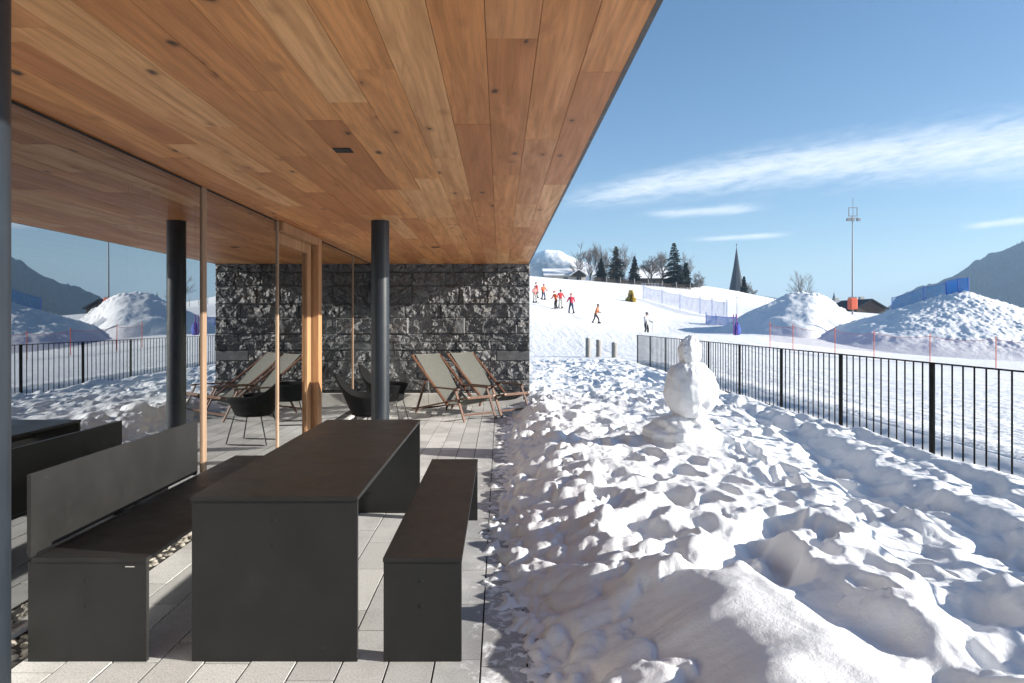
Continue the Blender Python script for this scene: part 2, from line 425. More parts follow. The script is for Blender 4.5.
for (x0, y0, x1, y1) in ((1.9, 1.5, 1.5, 9), (2.3, 1.5, 2.7, 12), (2.9, 2.0, 2.2, 14), (1.5, 3.6, 3.9, 10), (3.3, 2.5, 3.4, 20), (2.6, 9, 1.6, 24), (1.6, 12, 3.6, 25)):
    L = math.hypot(x1-x0, y1-y0); hd = math.atan2(y1-y0, x1-x0); wob = rng.uniform(0, 6)
    for i in range(int(L/.36)):
        t_ = (i+.5)*.36; sd = (-1)**i*rng.uniform(.08, .15)
        cx = x0+math.cos(hd)*t_-math.sin(hd)*sd+.18*math.sin(t_*.9+wob); cy = y0+math.sin(hd)*t_+math.cos(hd)*sd+rng.normal(0, .04)
        sc = rng.uniform(.8, 1.25)
        stamp(cx, cy, .075*sc, .165*sc, hd-math.pi/2+rng.normal(0, .25), rng.uniform(.035, .085), 2.0, .12)
for k in range(70):
    cy = float(np.exp(rng.uniform(math.log(1.8), math.log(26)))); cx = rng.uniform(1.3, 4.4); sc = rng.uniform(.8, 1.6)
    stamp(cx, cy, .09*sc, .16*sc, rng.normal(.25, .7), rng.uniform(.03, .08), 1.6, .10)
for k in range(60):
    cy = float(np.exp(rng.uniform(math.log(3.4), math.log(12)))); cx = np.interp(cy, ey, ex)+rng.uniform(.8, 1.6)
    sc = rng.uniform(.7, 1.4); stamp(cx, cy, .10*sc, .16*sc, rng.uniform(-1, 1), rng.uniform(.04, .09), 1.6, .15)
# tumbled lumps: cleared snow thrown along the terrace edge and loose chunks everywhere
for k in range(620):
    cy = float(np.exp(rng.uniform(math.log(2.4), math.log(13)))); sx = abs(rng.normal(.38, .22)); cx = np.interp(cy, ey, ex)+sx
    r = float(np.clip(rng.lognormal(-3.15, .55), .012, .16))
    if sx < .18: r = min(r, .03)
    if sx > .42 and cy < 3.5: continue
    stamp(cx, cy, r*rng.uniform(.8, 1.4), r*rng.uniform(.8, 1.4), rng.uniform(0, 3), r*rng.uniform(.4, .75), dome=True)
for k in range(170):
    cy = float(np.exp(rng.uniform(math.log(2.0), math.log(26)))); cx = rng.uniform(.8, 4.6)
    if abs(cx-1.02) < .6 and cy < 3.6: continue
    r = float(np.clip(rng.lognormal(-3.2, .5), .012, .12))
    if cy > 11: r *= 1.7
    stamp(cx, cy, r*rng.uniform(.8, 1.5), r*rng.uniform(.8, 1.5), rng.uniform(0, 3), r*rng.uniform(.3, .6), dome=True)
for k in range(170):
    cy = float(np.exp(rng.uniform(math.log(3.3), math.log(7.5)))); cx = np.interp(cy, ey, ex)+abs(rng.normal(.48, .16)); r = rng.uniform(.04, .12)
    stamp(cx, cy, r*rng.uniform(.8, 1.3), r*rng.uniform(.8, 1.3), rng.uniform(0, 3), r*rng.uniform(.5, .85), dome=True)
far = sst(8, 13, Y)
H = H+LUMP
H = H+rough*(fbm(X*2.6, Y*2.6, 71, 3)*.032+np.abs(fbm(X*5.5, Y*5.5, 75, 3))*.008*(.4+.6*sst(-.3, .5, und))+fbm(X*14, Y*14, 79, 2)*.003)
H = H+far*rough*(fbm(X*1.7, Y*1.7, 83, 3)*.05)
H = H+sst(-.1, .3, s)*(1-.8*np.clip(smooth_m*1.6, 0, 1))*fbm(X*18, Y*18, 87, 3)*.005+smooth_m*fbm(X*3, Y*3, 88, 2)*.012
H = H+(1-sst(.05, .35, s))*(fbm(X*9, Y*9, 91, 4)*.028-.006)-.05*(1-sst(-.22, -.02, s))
# join the surrounding field
k1 = sst(4.25, 4.95, X); k2 = sst(24.2, 26.4, Y); kk = np.maximum(k1, k2)
out = np.maximum(sst(5.15, 5.33, X), sst(26.5, 27.0, Y))
H = (H+np.minimum(base, .12)*sst(.5, 3, s)*.6)*(1-kk)+(base+.012+.3*fbm(X*2.2, Y*2.2, 99, 3)*.03)*kk-out*.12
H = np.where(s < -.24, -.1, H)
H = np.where((Y > 12.9), H*sst(-.62, -.1, X)+(base)*(1-sst(-.62, -.1, X)), H)
# heap under the snowman
SMX, SMY = 2.0, 7.4
q = np.hypot(X-SMX, Y-SMY); SMZ = .24
H = H*(1-np.exp(-(q/.5)**4))+SMZ*np.exp(-(q/.5)**4)+.10*np.exp(-((X-SMX-.12)/.5)**2-((Y-SMY)/.5)**2)
bank_H = H
snow_bank = link('snow_bank', grid_mesh('snow_bank', X, Y, H), M_snow); setp(snow_bank, kind='structure')
def bank_z(x, y):
    i = min(len(rows)-1, np.searchsorted(rows, y)); j = min(len(cols)-1, np.searchsorted(cols, x)); return float(bank_H[i, j])

# ------------------------------------------------------------------ terrace paving
GX = -2.35; YE = 12.6; Y0 = -5.0
pv = MB()
x = GX+.22
ci = 0
while x < 1.0:
    y = Y0-random.random()*.8
    while y < YE+.02:
        L = random.choice((.4, .5, .5, .6, .7))
        y1 = min(y+L, YE+.02); z = random.uniform(-.0012, .0012)
        pv.box(x+.004, min(x+.2045, 1.0)-.004, y+.004, y1-.004, -.06, z)
        y = y1
    x += .2045; ci += 1
paving = pv.build('terrace_paving', M_paver, None, .0015); setp(paving, kind='structure')
gb = MB(); gb.box(GX-.1, 1.02, Y0-1, YE+.05, -.3, -.007)
setp(gb.build('paving_bed', simple('joint sand', (.03, .029, .027), .95, .3, 30.)), kind='structure')
# pebble strip along the glass
pm = MB()
def pebble(c, r):
    vs = []; n = 6
    rx, ry, rz = r*random.uniform(.8, 1.4), r*random.uniform(.8, 1.4), r*random.uniform(.5, .8)
    for i in range(1, 4):
        th = math.pi*i/4
        for j in range(n):
            ph = 2*math.pi*j/n; vs.append((c[0]+rx*math.sin(th)*math.cos(ph), c[1]+ry*math.sin(th)*math.sin(ph), c[2]+rz*math.cos(th)))
    vs = [(c[0], c[1], c[2]+rz)]+vs
    fs = [(0, 1+j, 1+(j+1) % n) for j in range(n)]+[(1+i*n+j, 1+(i+1)*n+j, 1+(i+1)*n+(j+1) % n, 1+i*n+(j+1) % n) for i in range(2) for j in range(n)]
    pm.add(vs, fs, True)
for k in range(900):
    yy = random.uniform(1.0, 6.0); pebble((random.uniform(GX+.03, GX+.2), yy, random.uniform(-.02, .0)), random.uniform(.010, .026))
peb = pm.build('drainage_pebbles', M_pebble); setp(peb, 'loose pebbles in the drain strip between paving and glass', 'pebbles', kind='stuff')

# ------------------------------------------------------------------ pavilion
CZ = 2.58; RX = .54
pav = empty('pavilion', (0, 0, 0), 0, 'flat roofed pavilion with oak soffit, tall glazing and dark stone end wall', 'building')
sb = MB()
x = RX-.003; w = .1965
while x > -8.0:
    y = -5.0-random.random()*2
    x0 = x-w
    while y < YE+.2:
        L = random.choice((1.5, 1.9, 2.2, 2.4)); y1 = min(y+L, YE+.2)
        if y1 > -5: sb.box(x0+.0011, x-.0011, max(y, -5)+.001, y1-.001, CZ+random.uniform(0, .0012), CZ+.02)
        y = y1
    x = x0
soffit = sb.build('soffit', M_ceil, pav)
rf = MB()
rf.box(-8.1, RX-.02, -5.1, YE+.55, CZ+.021, CZ+.34); rf.box(RX-.019, RX+.003, -5.1, YE+.56, CZ-.001, CZ+.36)
rf.box(-8.15, RX-.05, -5.05, YE+.5, CZ+.345, CZ+.5, 1)
rf.build('roof', [M_roofmetal, M_snow], pav)
for dx, dy in ((-.977, 4.25), (-.92, 9.74)):
    d = MB()
    for a, b_, c_, e in ((-.055, .055, -.055, -.045), (-.055, .055, .045, .055), (-.055, -.045, -.045, .045), (.045, .055, -.045, .045)):
        d.box(dx+a, dx+b_, dy+c_, dy+e, CZ-.004, CZ-.0005)
    d.box(dx-.045, dx+.045, dy-.045, dy+.045, CZ-.0025, CZ-.0015)
    d.build('downlight', M_gap, soffit)
for cy, rr in ((1.612, .095), (7.24, .095)):
    c = MB(); c.tube([(-1.27, cy, 0), (-1.27, cy, CZ+.001)], rr, 40); 
    co = c.build('column', M_steel, pav)
    p = MB(); p.tube([(-1.27, cy, .0), (-1.27, cy, .012)], rr+.035, 40); p.build('base_plate', M_steel, co)
# glazing
def pane(y0, y1, x=GX, z0=.03, z1=CZ-.017, parent=None):
    m = MB(); m.box(x-.024, x, y0, y1, z0, z1, 1)
    m.mi[5] = 0
    return m.build('pane', [M_glass, M_clear], parent or pav)
def window(y0, y1):
    f = MB(); f.box(GX-.06, GX+.035, y0, y1, .0, .028, rnd=.3); f.build
    w_ = MB(); w_.box(GX-.05, GX+.003, y0, y1, CZ-.016, CZ-.004)
    fr = w_.build('window', M_gap, pav)
    f.build('sill', M_alu, fr)
    pane(y0+.001, y1-.001, parent=fr)
    return fr
def mullion(y, wd=.05, parent=None, x0=GX-.06, x1=GX+.012, z1=CZ-.003):
    m = MB(); m.box(x0, x1, y-wd/2, y+wd/2, .029, z1); return m.build('mullion', M_pale_wood, parent or pav, .002)
w1 = window(-4.8, 5.372); mullion(5.41, .075, w1)
mullion(1.0, .05, w1) if False else None
w2 = window(5.448, 7.18); mullion(7.205, .045, w2)
# sliding door with oak stiles
door = empty('door', (0, 0, 0)); door.parent = pav
m = MB(); m.box(GX-.11, GX+.055, 8.64, 8.80, .03, CZ-.002); m.box(GX-.11, GX+.05, 7.24, 8.64, CZ-.10, CZ-.003); m.box(GX-.06, GX+.03, 7.23, 8.64, 0, .028)
m.build('door_frame', M_oak, door, .003)
m = MB()
m.box(GX-.10, GX-.03, 8.43, 8.60, .03, CZ-.105); m.box(GX-.10, GX-.03, 7.235, 7.30, .03, CZ-.105)
m.box(GX-.10, GX-.03, 7.30, 8.43, CZ-.22, CZ-.105); m.box(GX-.10, GX-.03, 7.30, 8.43, .03, .11)
m.build('door_leaf', M_oak, door, .003)
pane(7.301, 8.429, GX-.05, .111, CZ-.221, door)
hm = MB(); hm.bar((GX-.005, 7.27, .95), (GX-.005, 7.27, 1.2), .02); hm.bar((GX-.03, 7.27, .97), (GX-.005, 7.27, .97), .014); hm.bar((GX-.03, 7.27, 1.18), (GX-.005, 7.27, 1.18), .014)
hm.build('handle', M_black, door)
w3 = window(8.80, 10.87); mullion(10.9, .03, w3)
w4 = window(10.916, YE-.09)
# room behind
m = MB(); m.box(-8, GX-.062, -5, YE-.06, -.1, -.004); m.build('room_floor', M_inner_floor, pav)
m = MB(); m.box(-8.1, -8, -5.05, YE+.4, -.1, CZ+.02); m.box(-8, GX, -5.1, -5.0, -.1, CZ+.02); m.build('room_wall', M_inner_wall, pav)
# stone end wall
SX0, SX1 = -4.6, .548
nx, nz = 430, 220
ux = np.linspace(SX0, SX1, nx); uz = np.linspace(-.05, CZ+.018, nz)
UX, UZ = np.meshgrid(ux, uz)
D = np.zeros_like(UX); T = np.zeros_like(UX)
rng = np.random.default_rng(12)
def facets(cw, ch, seed, tilt, off):
    gx_ = UX/cw; gz_ = UZ/ch; ix = np.floor(gx_); iz = np.floor(gz_); best = np.full(UX.shape, 9e9); out = np.zeros(UX.shape)
    h01 = lambda i, j, k: _hash(i, j, seed+k)/4294967296.0
    wx = gx_+.25*fbm(UX*9, UZ*9, seed+50, 3); wz = gz_+.25*fbm(UX*9, UZ*9, seed+60, 3)
    for di in (-1, 0, 1):
        for dj in (-1, 0, 1):
            i = ix+di; j = iz+dj; px_ = i+h01(i, j, 1); pz_ = j+h01(i, j, 2); d = (wx-px_)**2+(wz-pz_)**2
            val = off*(h01(i, j, 3)-.5)*2+tilt*1.5*(h01(i, j, 4)-.5)*2*(gx_-px_)*cw+tilt*(h01(i, j, 5)-.5)*2*(gz_-pz_)*ch
            m_ = d < best; best = np.where(m_, d, best); out = np.where(m_, val, out)
    return out
FAC = .025+facets(.17, .11, 100, .22, .007)+facets(.07, .05, 200, .24, .0025)
z = -.05
while z < CZ+.02:
    h = rng.choice([.15, .2, .25, .3, .34]); x = SX0-rng.uniform(0, .5)
    while x < SX1:
        wd = rng.uniform(.4, 1.3)
        if SX1-(x+wd) < .2: wd = SX1-x+.01
        msk = (UX >= x) & (UX < x+wd) & (UZ >= z) & (UZ < z+h)
        if msk.any():
            a = UX[msk]; b = UZ[msk]; cx, cz = x+wd/2, z+h/2
            f = FAC[msk]+rng.uniform(-.008, .016)+rng.normal(0, .05)*(a-cx)+rng.normal(0, .08)*(b-cz)
            flat = rng.random() < .05
            if flat: f = np.full(a.shape, rng.uniform(.01, .03))
            f = np.clip(f, -.012, .085)
            f = f+(.1 if flat else 1)*(fbm(a*11+k*3, b*11+x, 5, 4, .65)*.004+np.abs(fbm(a*5, b*5, 9, 3))*.007)
            e = np.minimum(np.minimum(a-x, x+wd-a), np.minimum(b-z, z+h-b))
            f = f*sst(-.004, .016, e)-.012*(1-sst(.0, .009, e))
            D[msk] = f; T[msk] = rng.uniform(0, .45)**1.0 if rng.random() < .8 else .6
        x += wd
    z += h
edge = 1-sst(SX1-.012, SX1, UX); D = D*edge
me = grid_mesh('stone_wall', UX, YE-D, UZ, smooth=False)
ta = me.attributes.new('tone', 'FLOAT', 'POINT'); ta.data.foreach_set('value', T.ravel().astype(np.float32))
link('stone_wall', me, M_stone, pav)
m = MB(); m.box(-8, SX1, YE+.022, YE+.45, -.2, CZ+.019); m.build('wall_core', M_stone, pav)
m = MB()
x = GX+.05
while x < .42:
    x1 = min(x+1.0, .42); m.box(x+.002, x1-.002, YE-.25, YE-.05, -.02, .205); x = x1
m.build('plinth', M_conc, pav, .006)

# sheer curtains inside
def curtain(y0, y1, label):
    n = int((y1-y0)*90); zz = np.linspace(.04, 2.46, 5); yy = np.linspace(y0, y1, n)
    Yg, Zg = np.meshgrid(yy, zz)
    Xg = GX-.24+.035*np.sin(Yg*52)+.015*np.sin(Yg*23+1)
    r = empty('curtain', (0, 0, 0), 0, label, 'curtain', 'sheer curtains behind the glazing')
    link('drape', grid_mesh('drape', Xg, Yg, Zg), M_sheer, r)
    m = MB()
    for k in range(n-1): 
        if k % 5 < 4: m.box(GX-.24+.035*math.sin(yy[k]*52)-.006, GX-.24+.035*math.sin(yy[k]*52)+.008, yy[k], yy[k]+.009, 2.42, 2.50)
    m.build('heading_tape', M_tape, r)
    m = MB(); m.tube([(GX-.24, y0-.1, 2.53), (GX-.24, y1+.1, 2.53)], .012, 8); m.build('rail', M_alu, r)
curtain(4.82, 5.28, 'sheer curtain gathered inside the large first window')
curtain(5.62, 5.95, 'narrow sheer curtain gathered inside the second window')

# ------------------------------------------------------------------ table and benches
FY = 3.035
def screws(parent, cx, y, zs):
    for z in zs:
        m = MB(); m.tube([(cx, y-.0025, z), (cx, y+.004, z)], .008, 12); m.build('screw', M_black, parent)
T_ = .024
tb = empty('picnic_table', (-1.0, 4.23, 0), 0, 'anthracite slab table with solid panel ends standing between two benches', 'table')
def part(name, mb, mat_, root, bevel=.002):
    o = mb.build(name, mat_, root, bevel); o.matrix_parent_inverse = Matrix.Translation(-Vector(root.location)); return o
m = MB(); m.box(-1.373, -.631, FY-.008, 5.428, .716, .735); part('tabletop', m, M_hpl, tb)
for y0 in (FY, 5.42-T_):
    m = MB(); m.box(-1.370, -.634, y0, y0+T_, .0, .7155); e = part('end_panel', m, M_hpl, tb)
    if y0 == FY: screws(e, -1.0, y0, (.63, .52))
m = MB(); m.box(-1.02, -.98, FY+T_, 5.42-T_, .60, .7155); part('underframe', m, M_hpl, tb)
fb = empty('bench', (-.345, 4.1, 0), 0, 'backless anthracite bench on the snow side of the table', 'bench')
m = MB(); m.box(-.520, -.169, FY-.006, 5.226, .444, .462); part('seat', m, M_hpl, fb)
for y0 in (FY, 5.22-T_):
    m = MB(); m.box(-.518, -.171, y0, y0+T_, .0, .4435); e = part('end_panel', m, M_hpl, fb)
    if y0 == FY: screws(e, -.345, y0, (.36, .25))
lb = empty('bench', (-1.84, 4.2, 0), 0, 'anthracite bench with panel backrest against the glazing', 'bench')
m = MB(); m.box(-2.0785, -1.569, FY-.006, 5.366, .444, .462); part('seat', m, M_hpl, lb)
for y0 in (FY, 5.36-T_):
    m = MB(); m.box(-2.098, -1.571, y0, y0+T_, .0, .4435); e = part('end_panel', m, M_hpl, lb)
    if y0 == FY:
        screws(e, -1.83, y0, (.36, .25))
        mm = MB(); mm.box(-1.665, -1.625, y0-.0012, y0+.001, .421, .4245); mm.build('maker_plate', M_alu, e)
m = MB(); m.box(-2.10, -2.08, FY-.004, 4.70, .474, .832); part('backrest', m, M_hpl, lb)
for y0 in (FY+.0, 3.9, 4.66):
    m = MB(); m.box(-2.098, -2.082, y0, y0+.035, .4625, .4738); part('bracket', m, M_black, lb)
for o in bpy.data.objects:
    if o.name.startswith(('screw', 'maker_plate')) and o.parent: pass

# ------------------------------------------------------------------ deck chairs (local: +x is the way it faces, z up, y width)
def deck_chair():
    root = empty('deck_chair', (0, 0, 0), 0)
    W = .27
    # t (distance back from front foot) -> local x = -t
    for s_ in (-1, 1):
        m = MB(); m.bar((-1.60, s_*W, .95), (-.52, s_*W, .215), .024, .042, (0, 1, 0)); m.build('back_rail', M_deckwood, root, .003)
        m = MB(); m.bar((-1.62, s_*(W-.03), .035), (.02, s_*(W-.03), .37), .024, .042, (0, 1, 0)); m.build('seat_rail', M_deckwood, root, .003)
        m = MB(); m.bar((-1.12, s_*(W+.028), .56), (-1.42, s_*(W+.028), .0), .022, .036, (0, 1, 0)); m.build('rear_leg', M_deckwood, root, .003)
        m = MB(); m.bar((-.25, s_*(W+.028), .46), (0, s_*(W+.028), .0), .022, .036, (0, 1, 0)); m.build('front_leg', M_deckwood, root, .003)
        m = MB(); m.bar((-.94, s_*(W+.02), .462), (-.17, s_*(W+.02), .478), .055, .022); m.build('armrest', M_deckwood, root, .003)
    m = MB(); m.bar((-1.575, -W, .94), (-1.575, W, .94), .022, .036); m.build('top_bar', M_deckwood, root, .003)
    m = MB(); m.bar((.0, -W+.02, .36), (.0, W-.02, .36), .022, .04); m.build('seat_bar', M_deckwood, root, .003)
    m = MB(); m.bar((-.05, -W-.02, .10), (-.05, W+.02, .10), .02, .03); m.build('stretcher', M_deckwood, root, .003)
    m = MB(); m.bar((-1.58, -W+.03, .045), (-1.58, W-.03, .045), .02, .03); m.build('foot_bar', M_deckwood, root, .003)
    P = [(-1.57, .965), (-1.3, .745), (-1.05, .525), (-.85, .36), (-.68, .255), (-.5, .215), (-.3, .235), (-.12, .305), (.012, .385)]
    vs = []; n = 7
    for th in (0, .006):
        for (a, b) in P:
            for j in range(n):
                y = -W+.04+(2*W-.08)*j/(n-1); sag = -.012*(1-(2*j/(n-1)-1)**2)
                vs.append((a, y, b+sag+th))
    k = len(P); fs = []
    for i in range(k-1):
        for j in range(n-1):
            a = i*n+j; fs.append((a, a+n, a+n+1, a+1)); b = a+k*n; fs.append((b, b+1, b+n+1, b+n))
    m = MB(); m.add(vs, fs, True); m.build('sling', M_sling, root)
    return root
dc = deck_chair()
head = math.atan2(-.8, .62)
# local front-left foot is y=-W-.028 side once rotated: near side
def place_chair(o, fx, fy):
    c, s_ = math.cos(head), math.sin(head); lx, ly = 0, -.298
    o.location = (fx-(lx*c-ly*s_), fy-(lx*s_+ly*c), .001); o.rotation_euler = (0, 0, head)
place_chair(dc, -.53, 10.27)
setp(dc, 'wooden deck chair with grey sling set nearer the black column', 'deck chair', 'folding deck chairs by the stone wall')
dc2 = copy_tree(dc); place_chair(dc2, .03, 10.76)
setp(dc2, 'wooden deck chair with grey sling set nearer the snow bank', 'deck chair', 'folding deck chairs by the stone wall')

# black woven tub chairs
def tub_chair():
    root = empty('tub_chair', (0, 0, 0), 0)
    nth, nh = 40, 10; vs = []; fs = []
    def ring(off):
        for i in range(nth+1):
            th = math.pi*(.22+1.56*i/nth)          # opening towards +x
            back = max(0., -math.cos(th))
            top = .60+.27*back**3.0-.05*(1-abs(math.sin(th)))*(1-back)
            for j in range(nh+1):
                h = j/nh; r = .22+.10*h+off+.02*back*h
                vs.append((r*math.cos(th)*1.05-.09*back*h, r*math.sin(th), .36+(top-.36)*h))
    ring(0); ring(-.022)
    S = (nth+1)*(nh+1)
    for i in range(nth):
        for j in range(nh):
            a = i*(nh+1)+j; fs.append((a, a+nh+1, a+nh+2, a+1)); b = a+S; fs.append((b, b+1, b+nh+2, b+nh+1))
        a = i*(nh+1)+nh; fs.append((a, a+nh+1, a+nh+1+S, a+S))
    for i in (0, nth):
        for j in range(nh): a = i*(nh+1)+j; fs.append((a, a+1, a+1+S, a+S))
    m = MB(); m.add(vs, fs, True); m.build('shell', M_wicker, root)
    m = MB(); m.tube([(0, 0, .345), (0, 0, .36), (0, 0, .40), (0, 0, .43), (0, 0, .44)], [.2, .23, .24, .22, .15], 28); m.build('seat', M_wicker, root)
    for s_ in (-1, 1):
        m = MB(); m.tube([(.17, s_*.17, .36), (.25, s_*.22, .01), (.2, s_*.225, .008), (-.22, s_*.225, .008), (-.27, s_*.22, .01), (-.17, s_*.16, .36)], .008, 8); m.build('leg', M_black, root)
    return root
tc = tub_chair(); tc.location = (-1.62, 8.55, .001); tc.rotation_euler = (0, 0, .12)
setp(tc, 'black woven tub chair beside the oak door frame, nearer the table', 'armchair', 'black tub chairs on the terrace')
tc2 = copy_tree(tc); tc2.location = (-1.66, 10.15, .001); tc2.rotation_euler = (0, 0, -.15)
setp(tc2, 'black woven tub chair half hidden by the column, nearer the stone wall', 'armchair', 'black tub chairs on the terrace')

# ------------------------------------------------------------------ railing
FX = 4.7; ZB, ZT = .06, 1.07
rail = empty('railing', (FX, 0, 0), 0, 'long black metal railing with slim upright bars along the snow', 'railing')
def rpart(name, mb, bevel=0): o = mb.build(name, M_rail, rail, bevel); o.matrix_parent_inverse = Matrix.Translation((-FX, 0, 0)); return o
m = MB(); m.box(FX-.03, FX+.03, -2.5, 23.36, ZT-.012, ZT); rpart('top_rail', m)
ys = [7.43+1.99*k for k in range(-5, 9)]
for y in ys:
    m = MB(); m.box(FX-.012, FX+.012, y-.035, y+.035, -.35, ZT-.0125); m.box(FX-.03, FX+.03, y-.04, y+.04, -.36, -.34); rpart('post', m)
for y in ys[:-1]:
    m = MB()
    for k in range(1, 12):
        yy = y+1.99*k/12; m.box(FX-.022, FX+.022, yy-.005, yy+.005, ZB, ZT-.0125) if False else m.tube([(FX, yy, ZB-.05), (FX, yy, ZT-.0125)], .0085, 6, cap=False)
    m.box(FX-.018, FX+.018, y+.036, y+1.99-.036, ZB-.0, ZB+.010)
    rpart('bar_panel', m)

# ------------------------------------------------------------------ snowman
def lump(rx, ry, rz, seed, amp, n=40):
    th = np.repeat(np.linspace(0, math.pi, n+1), n*2); ph = np.tile(np.arange(n*2)*math.pi/n, n+1)
    a, b, c = np.sin(th)*np.cos(ph), np.sin(th)*np.sin(ph), np.cos(th)
    nz = 0
    for f, w in ((2.1, .8), (5., .5), (13., .25), (27., .08)):
        nz = nz+w*(perlin(a*f+3, b*f, seed+int(f))+perlin(b*f, c*f+5, seed+1+int(f))+perlin(c*f+9, a*f, seed+2+int(f)))
    k = 1+nz*.6*amp
    vs = np.stack([a*rx*k, b*ry*k, c*rz*k], -1).tolist(); w = n*2
    fs = [(i*w+j, (i+1)*w+j, (i+1)*w+(j+1) % w, i*w+(j+1) % w) for i in range(n) for j in range(w)]
    return vs, fs
sm = empty('snowman', (SMX, SMY, SMZ), 0, 'lumpy faceless snowman of stacked snowballs on the trodden snow bank', 'snowman')
for nm, (rx, ry, rz), c, sd, amp in (('base', (.38, .36, .2), (-.03, 0, .06), 3, .2), ('body', (.285, .28, .325), (.06, 0, .53), 8, .11), ('head', (.118, .12, .175), (.055, 0, .945), 14, .2)):
    vs, fs = lump(rx, ry, rz, sd, amp)
    m = MB(); m.add([(v[0]+c[0], v[1]+c[1], v[2]+c[2]) for v in vs], fs, True); o = m.build(nm, M_snow, sm)

# ------------------------------------------------------------------ bollards
M_greywood = simple('weathered post', (.24, .23, .215), .85, .25, 6., .3, 40, stretch=(6, 6, 1))
for i, (px, y0, y1, d, lab) in enumerate(((588.2, 338, 355, 29.0, 'tallest grey timber bollard, farthest from the railing end'), (598.7, 340, 354, 29.3, 'middle grey timber bollard between two others in the snow'), (614.4, 342.5, 357.5, 28.3, 'grey timber bollard nearest the end of the railing'))):
    p = at(px, y1, d); top = at(px, y0, d).z; gz = ground_z(p.x, d)
    m = MB(); m.tube([(0, 0, -.1), (0, 0, top-gz-.02), (0, 0, top-gz)], [.115, .112, .1], 18)
    o = m.build('bollard', M_greywood); o.location = (p.x, d, gz); setp(o, lab, 'bollard', 'timber bollards in the snow')
    c = MB(); vs, fs = lump(.085, .085, .03, 30+i, .2, 8); c.add([(v[0], v[1], v[2]+top-gz) for v in vs], fs, True); c.build('snow_cap', M_snow, o)

# ------------------------------------------------------------------ snow mounds
def mound(name, x0, x1, y0, y1, hfun, label, n=(150, 110)):
    xs = np.linspace(x0, x1, n[0]); ys_ = np.linspace(y0, y1, n[1]); X, Y = np.meshgrid(xs, ys_)
    Z = terrain(X, Y)+hfun(X, Y)
    e = np.minimum(np.minimum(X-x0, x1-X)/(x1-x0), np.minimum(Y-y0, y1-Y)/(y1-y0)); Z = Z-.5*(1-sst(0, .04, e))
    cx, cy = (x0+x1)/2, (y0+y1)/2
    o = link(name, grid_mesh(name, X-cx, Y-cy, Z), M_mound); o.location = (cx, cy, 0); return setp(o, label, 'snow mound', 'piled snow mounds by the piste')
PB = at(968, 290, 45); 
def hB(X, Y):
    gz = ground_z(PB.x, PB.y); hh = PB.z-gz
    ex_ = X-PB.x; ey_ = Y-PB.y; dx = ex_*.86+ey_*.51; dy = -ex_*.51+ey_*.86
    a = np.where(dx < 0, -dx/10.2, dx/11.5); b = np.where(dy < 0, -dy/9.5, dy/9.)
    r = (np.abs(a)**1.7+np.abs(b)**1.7)**(1/1.7)
    h = hh*np.clip(1.045-np.sqrt(r*r+.0045), -.3, 1.2)
    rough = sst(-9, 0, dx-dy*.5)
    return h+np.clip(h, 0, 1)*(fbm(X*.55, Y*.55, 5, 3)*.16+(.25+.75*rough)*(np.abs(fbm(X*2.3, Y*2.3, 9, 3))*.09+fbm(X*4.5, Y*4.5, 12, 2)*.045))-.05
mound('snow_mound', PB.x-12, PB.x+13, PB.y-11, PB.y+11, hB, 'largest snow mound with blue net along its crest', (420, 360))
PA = at(806, 292, 52)
def hA(X, Y):
    gz = ground_z(PA.x, PA.y); hh = PA.z-gz
    ex_ = X-PA.x; ey_ = Y-PA.y; dx = ex_*.82+ey_*.57; dy = -ex_*.57+ey_*.82
    left = 1-np.clip(-dx-.3, 0, 99)/6.4; right = 1-np.clip(dx-.5, 0, 99)/2.0; side = 1.1-np.clip(np.abs(dy)-.7, 0, 99)/3.3
    h = -np.log(np.exp(-9*left)+np.exp(-9*right)+np.exp(-9*side))/9
    h = hh*np.clip(h*1.09, -.3, 1.05)
    top = sst(-1.6, .6, dx+.25*np.abs(dy))*np.clip(h, 0, 1)
    return h+np.clip(h, 0, 1)*fbm(X*.5, Y*.5, 25, 3)*.13+top*(np.abs(fbm(X*1.7, Y*1.7, 29, 3))*.2+fbm(X*4, Y*4, 30, 2)*.05)+np.clip(h, 0, 1)*fbm(X*3, Y*3, 33, 2)*.018-.05
mound('snow_mound', PA.x-9.5, PA.x+6.5, PA.y-9, PA.y+7.5, hA, 'smaller ramp shaped snow mound with steep lumpy end below the leafless tree', (220, 160))

